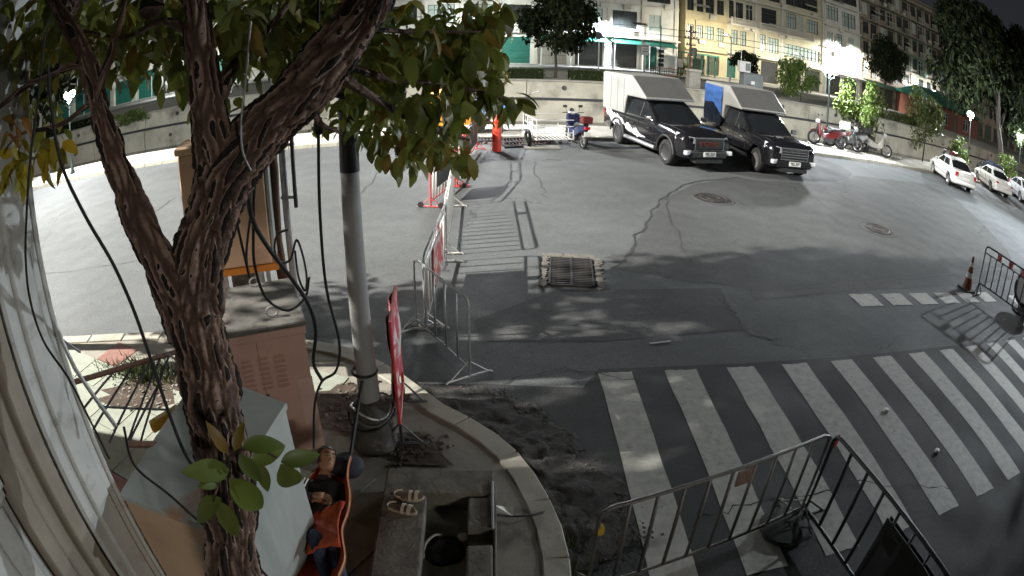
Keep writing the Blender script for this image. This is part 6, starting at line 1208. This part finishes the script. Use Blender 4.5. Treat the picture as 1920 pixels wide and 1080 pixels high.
for z, w_ in ((4.2,1.3),(3.6,.9),(4.8,1.0)): b = MB(); b.box((0,-.12,z), (w_,.1,.1)); [b.lathe([(.05,0),(.06,.08),(.03,.16),(0,.17)], 8, Matrix.Translation((x,-.12,z+.05))) for x in (-w_*.42,-w_*.2,w_*.2,w_*.42)]; obj('cross_arm', b, dark_steel, a)
b = MB(); b.lathe([(.25,0),(.28,.1),(.28,.7),(.2,.8)], 12, Matrix.Translation((.25,-.2,2.6))); auto(obj('transformer', b, grime, a))
a = post_sign('notice_board', 'small pale notice board on a thin post beside the yellow bush', 'sign', 1274, 125, 57, 1.7, .04, white_paint); b = MB(); b.box((0,-.06,1.6), (.75,.04,.9)); bevel(obj('board', b, trim_m, a), .01)
a = thing('concrete_pillar', 'capped grey concrete pillar between the two pickup shells', 'pillar', PT_(1299,165,45.0,.74), CA); b = MB(); b.bx(-.5,.5,-.4,.4,0,1.35); bevel(obj('shaft', b, concrete, a), .03); b = MB(); b.bx(-.58,.58,-.48,.48,1.353,1.55); bevel(obj('cap', b, kerb_m, a), .03)
kg = mat('kiosk grey', (.16,.18,.18), .5, .1, 2); a = thing('grey_kiosk', 'grey metal kiosk cabinet behind the second pickup with a white label', 'kiosk', PT_(1408,165,45.6,.74), CA); b = MB(); b.bx(-.95,.95,-.5,.5,0,1.75); bevel(obj('kiosk_body', b, kg, a), .03); b = MB(); b.box((-.1,-.51,1.0), (.36,.02,.28)); obj('label_plate', b, plate_white, a); b = MB(); b.bx(-1.0,1.0,-.55,.55,1.753,1.83); bevel(obj('kiosk_roof', b, kg, a), .02)
q = PT_(1395,128,45.3); a = thing('white_box', 'white equipment box standing on top of the grey kiosk', 'equipment box', (q.x,q.y,.74+1.83), CA); b = MB(); b.bx(-.5,.5,-.3,.3,.0,.95); bevel(obj('casing', b, white_paint, a), .03); b = MB(); b.bx(.0,.42,-.315,-.302,.15,.8); obj('vent_panel', b, kg, a); b = MB(); b.tube([(-.3,0,.95),(-.3,0,1.9)], .05, 8); auto(obj('mast', b, steel, a))
q = PT_(1406,158,44.8); fx = mat('extinguisher red', (.55,.03,.03), .35, .1, 4); a = thing('fire_extinguisher', 'red fire extinguisher standing at the right foot of the grey kiosk', 'fire extinguisher', FP(FAC(1405,158,44.9)[0],44.9,.74), CA); b = MB(); b.lathe([(.14,0),(.15,.06),(.15,.62),(.08,.72),(.05,.78)], 14); auto(obj('cylinder', b, fx, a)); b = MB(); b.box((0,0,.82), (.2,.06,.06)); b.tube([(.08,0,.8),(.17,0,.6),(.17,0,.3)], .015, 5); obj('valve', b, dark_steel, a)
# pergola at the mouth of the lane
a = thing('green_pergola', 'green framed pergola at the lane beside the white shophouses', 'pergola', FP(sx(1252,128)+12.2, 66, .6), CA)
for x in (-1.8,0,1.8):
    for y in (0,2): b = MB(); b.bx(x-.06,x+.06,y-.06,y+.06,0,2.6); obj('post', b, green_awn, a)
b = MB(); b.bx(-2.1,2.1,-.4,2.4,2.603,2.75); obj('roof', b, green_awn, a)
a = thing('metal_fence', 'low dark railing in front of the teal shutter on the far bank', 'fence', FP(sx(1232,130)+5.4, 58, .6), CA)
b = MB(); b.bx(-1.5,1.5,-.03,.03,.88,.95); b.bx(-1.5,1.5,-.025,.025,.1,.16); obj('rail', b, bar_red, a)
b = MB(); b.bx(-.02,.02,-.02,.02,.163,.877); me = b.mesh('bar', dark_steel)
for i in range(13): link('bar', me, a, (-1.44+.24*i,0,0))
for i, (y, zz, l) in enumerate(((49.5,5.2,'upper'),(49.5,4.6,'lower'))):
    b = MB(); b.tube(smooth_path([FP(-30,y,zz+2.4),FP(0,y,zz+.4),FP(FAC(1293,135,50)[0],y+.4,zz+.3),FP(45,y,zz+.6),FP(80,y,zz+2)],6), .025, 4); o = obj('overhead_wire', b, black_rubber); tag(o, l+' overhead wire of the two running past the utility pole', 'wire', 'overhead wires')

plant('shade_tree', 'leafy tree along the side street, hidden behind the corner pilaster', 'tree', Vector((-9.2,6.2,.11)), 3.2, (.4,.2,6.0), (3.0,2.0,2.4), 2600, .26, M_dark, 21, .14, GT, 24)
plant('shade_tree', 'leafy tree beyond the crossing at the right, outside the barriers', 'tree', Vector((16.4,6.4,0)), 2.2, (0,.1,4.3), (2.1,2.0,2.1), 2600, .26, M_dark, 22, .12, GT, 24)
plant('shade_tree', 'unseen leafy tree added behind the right hand barriers to shade the road', 'tree', Vector((12.8,-4.9,0)), 1.6, (0,0,4.0), (3.2,3.0,2.8), 4200, .32, M_dark, 23, .14, GT, 28)  # added out of view to shade the bottom right of the road
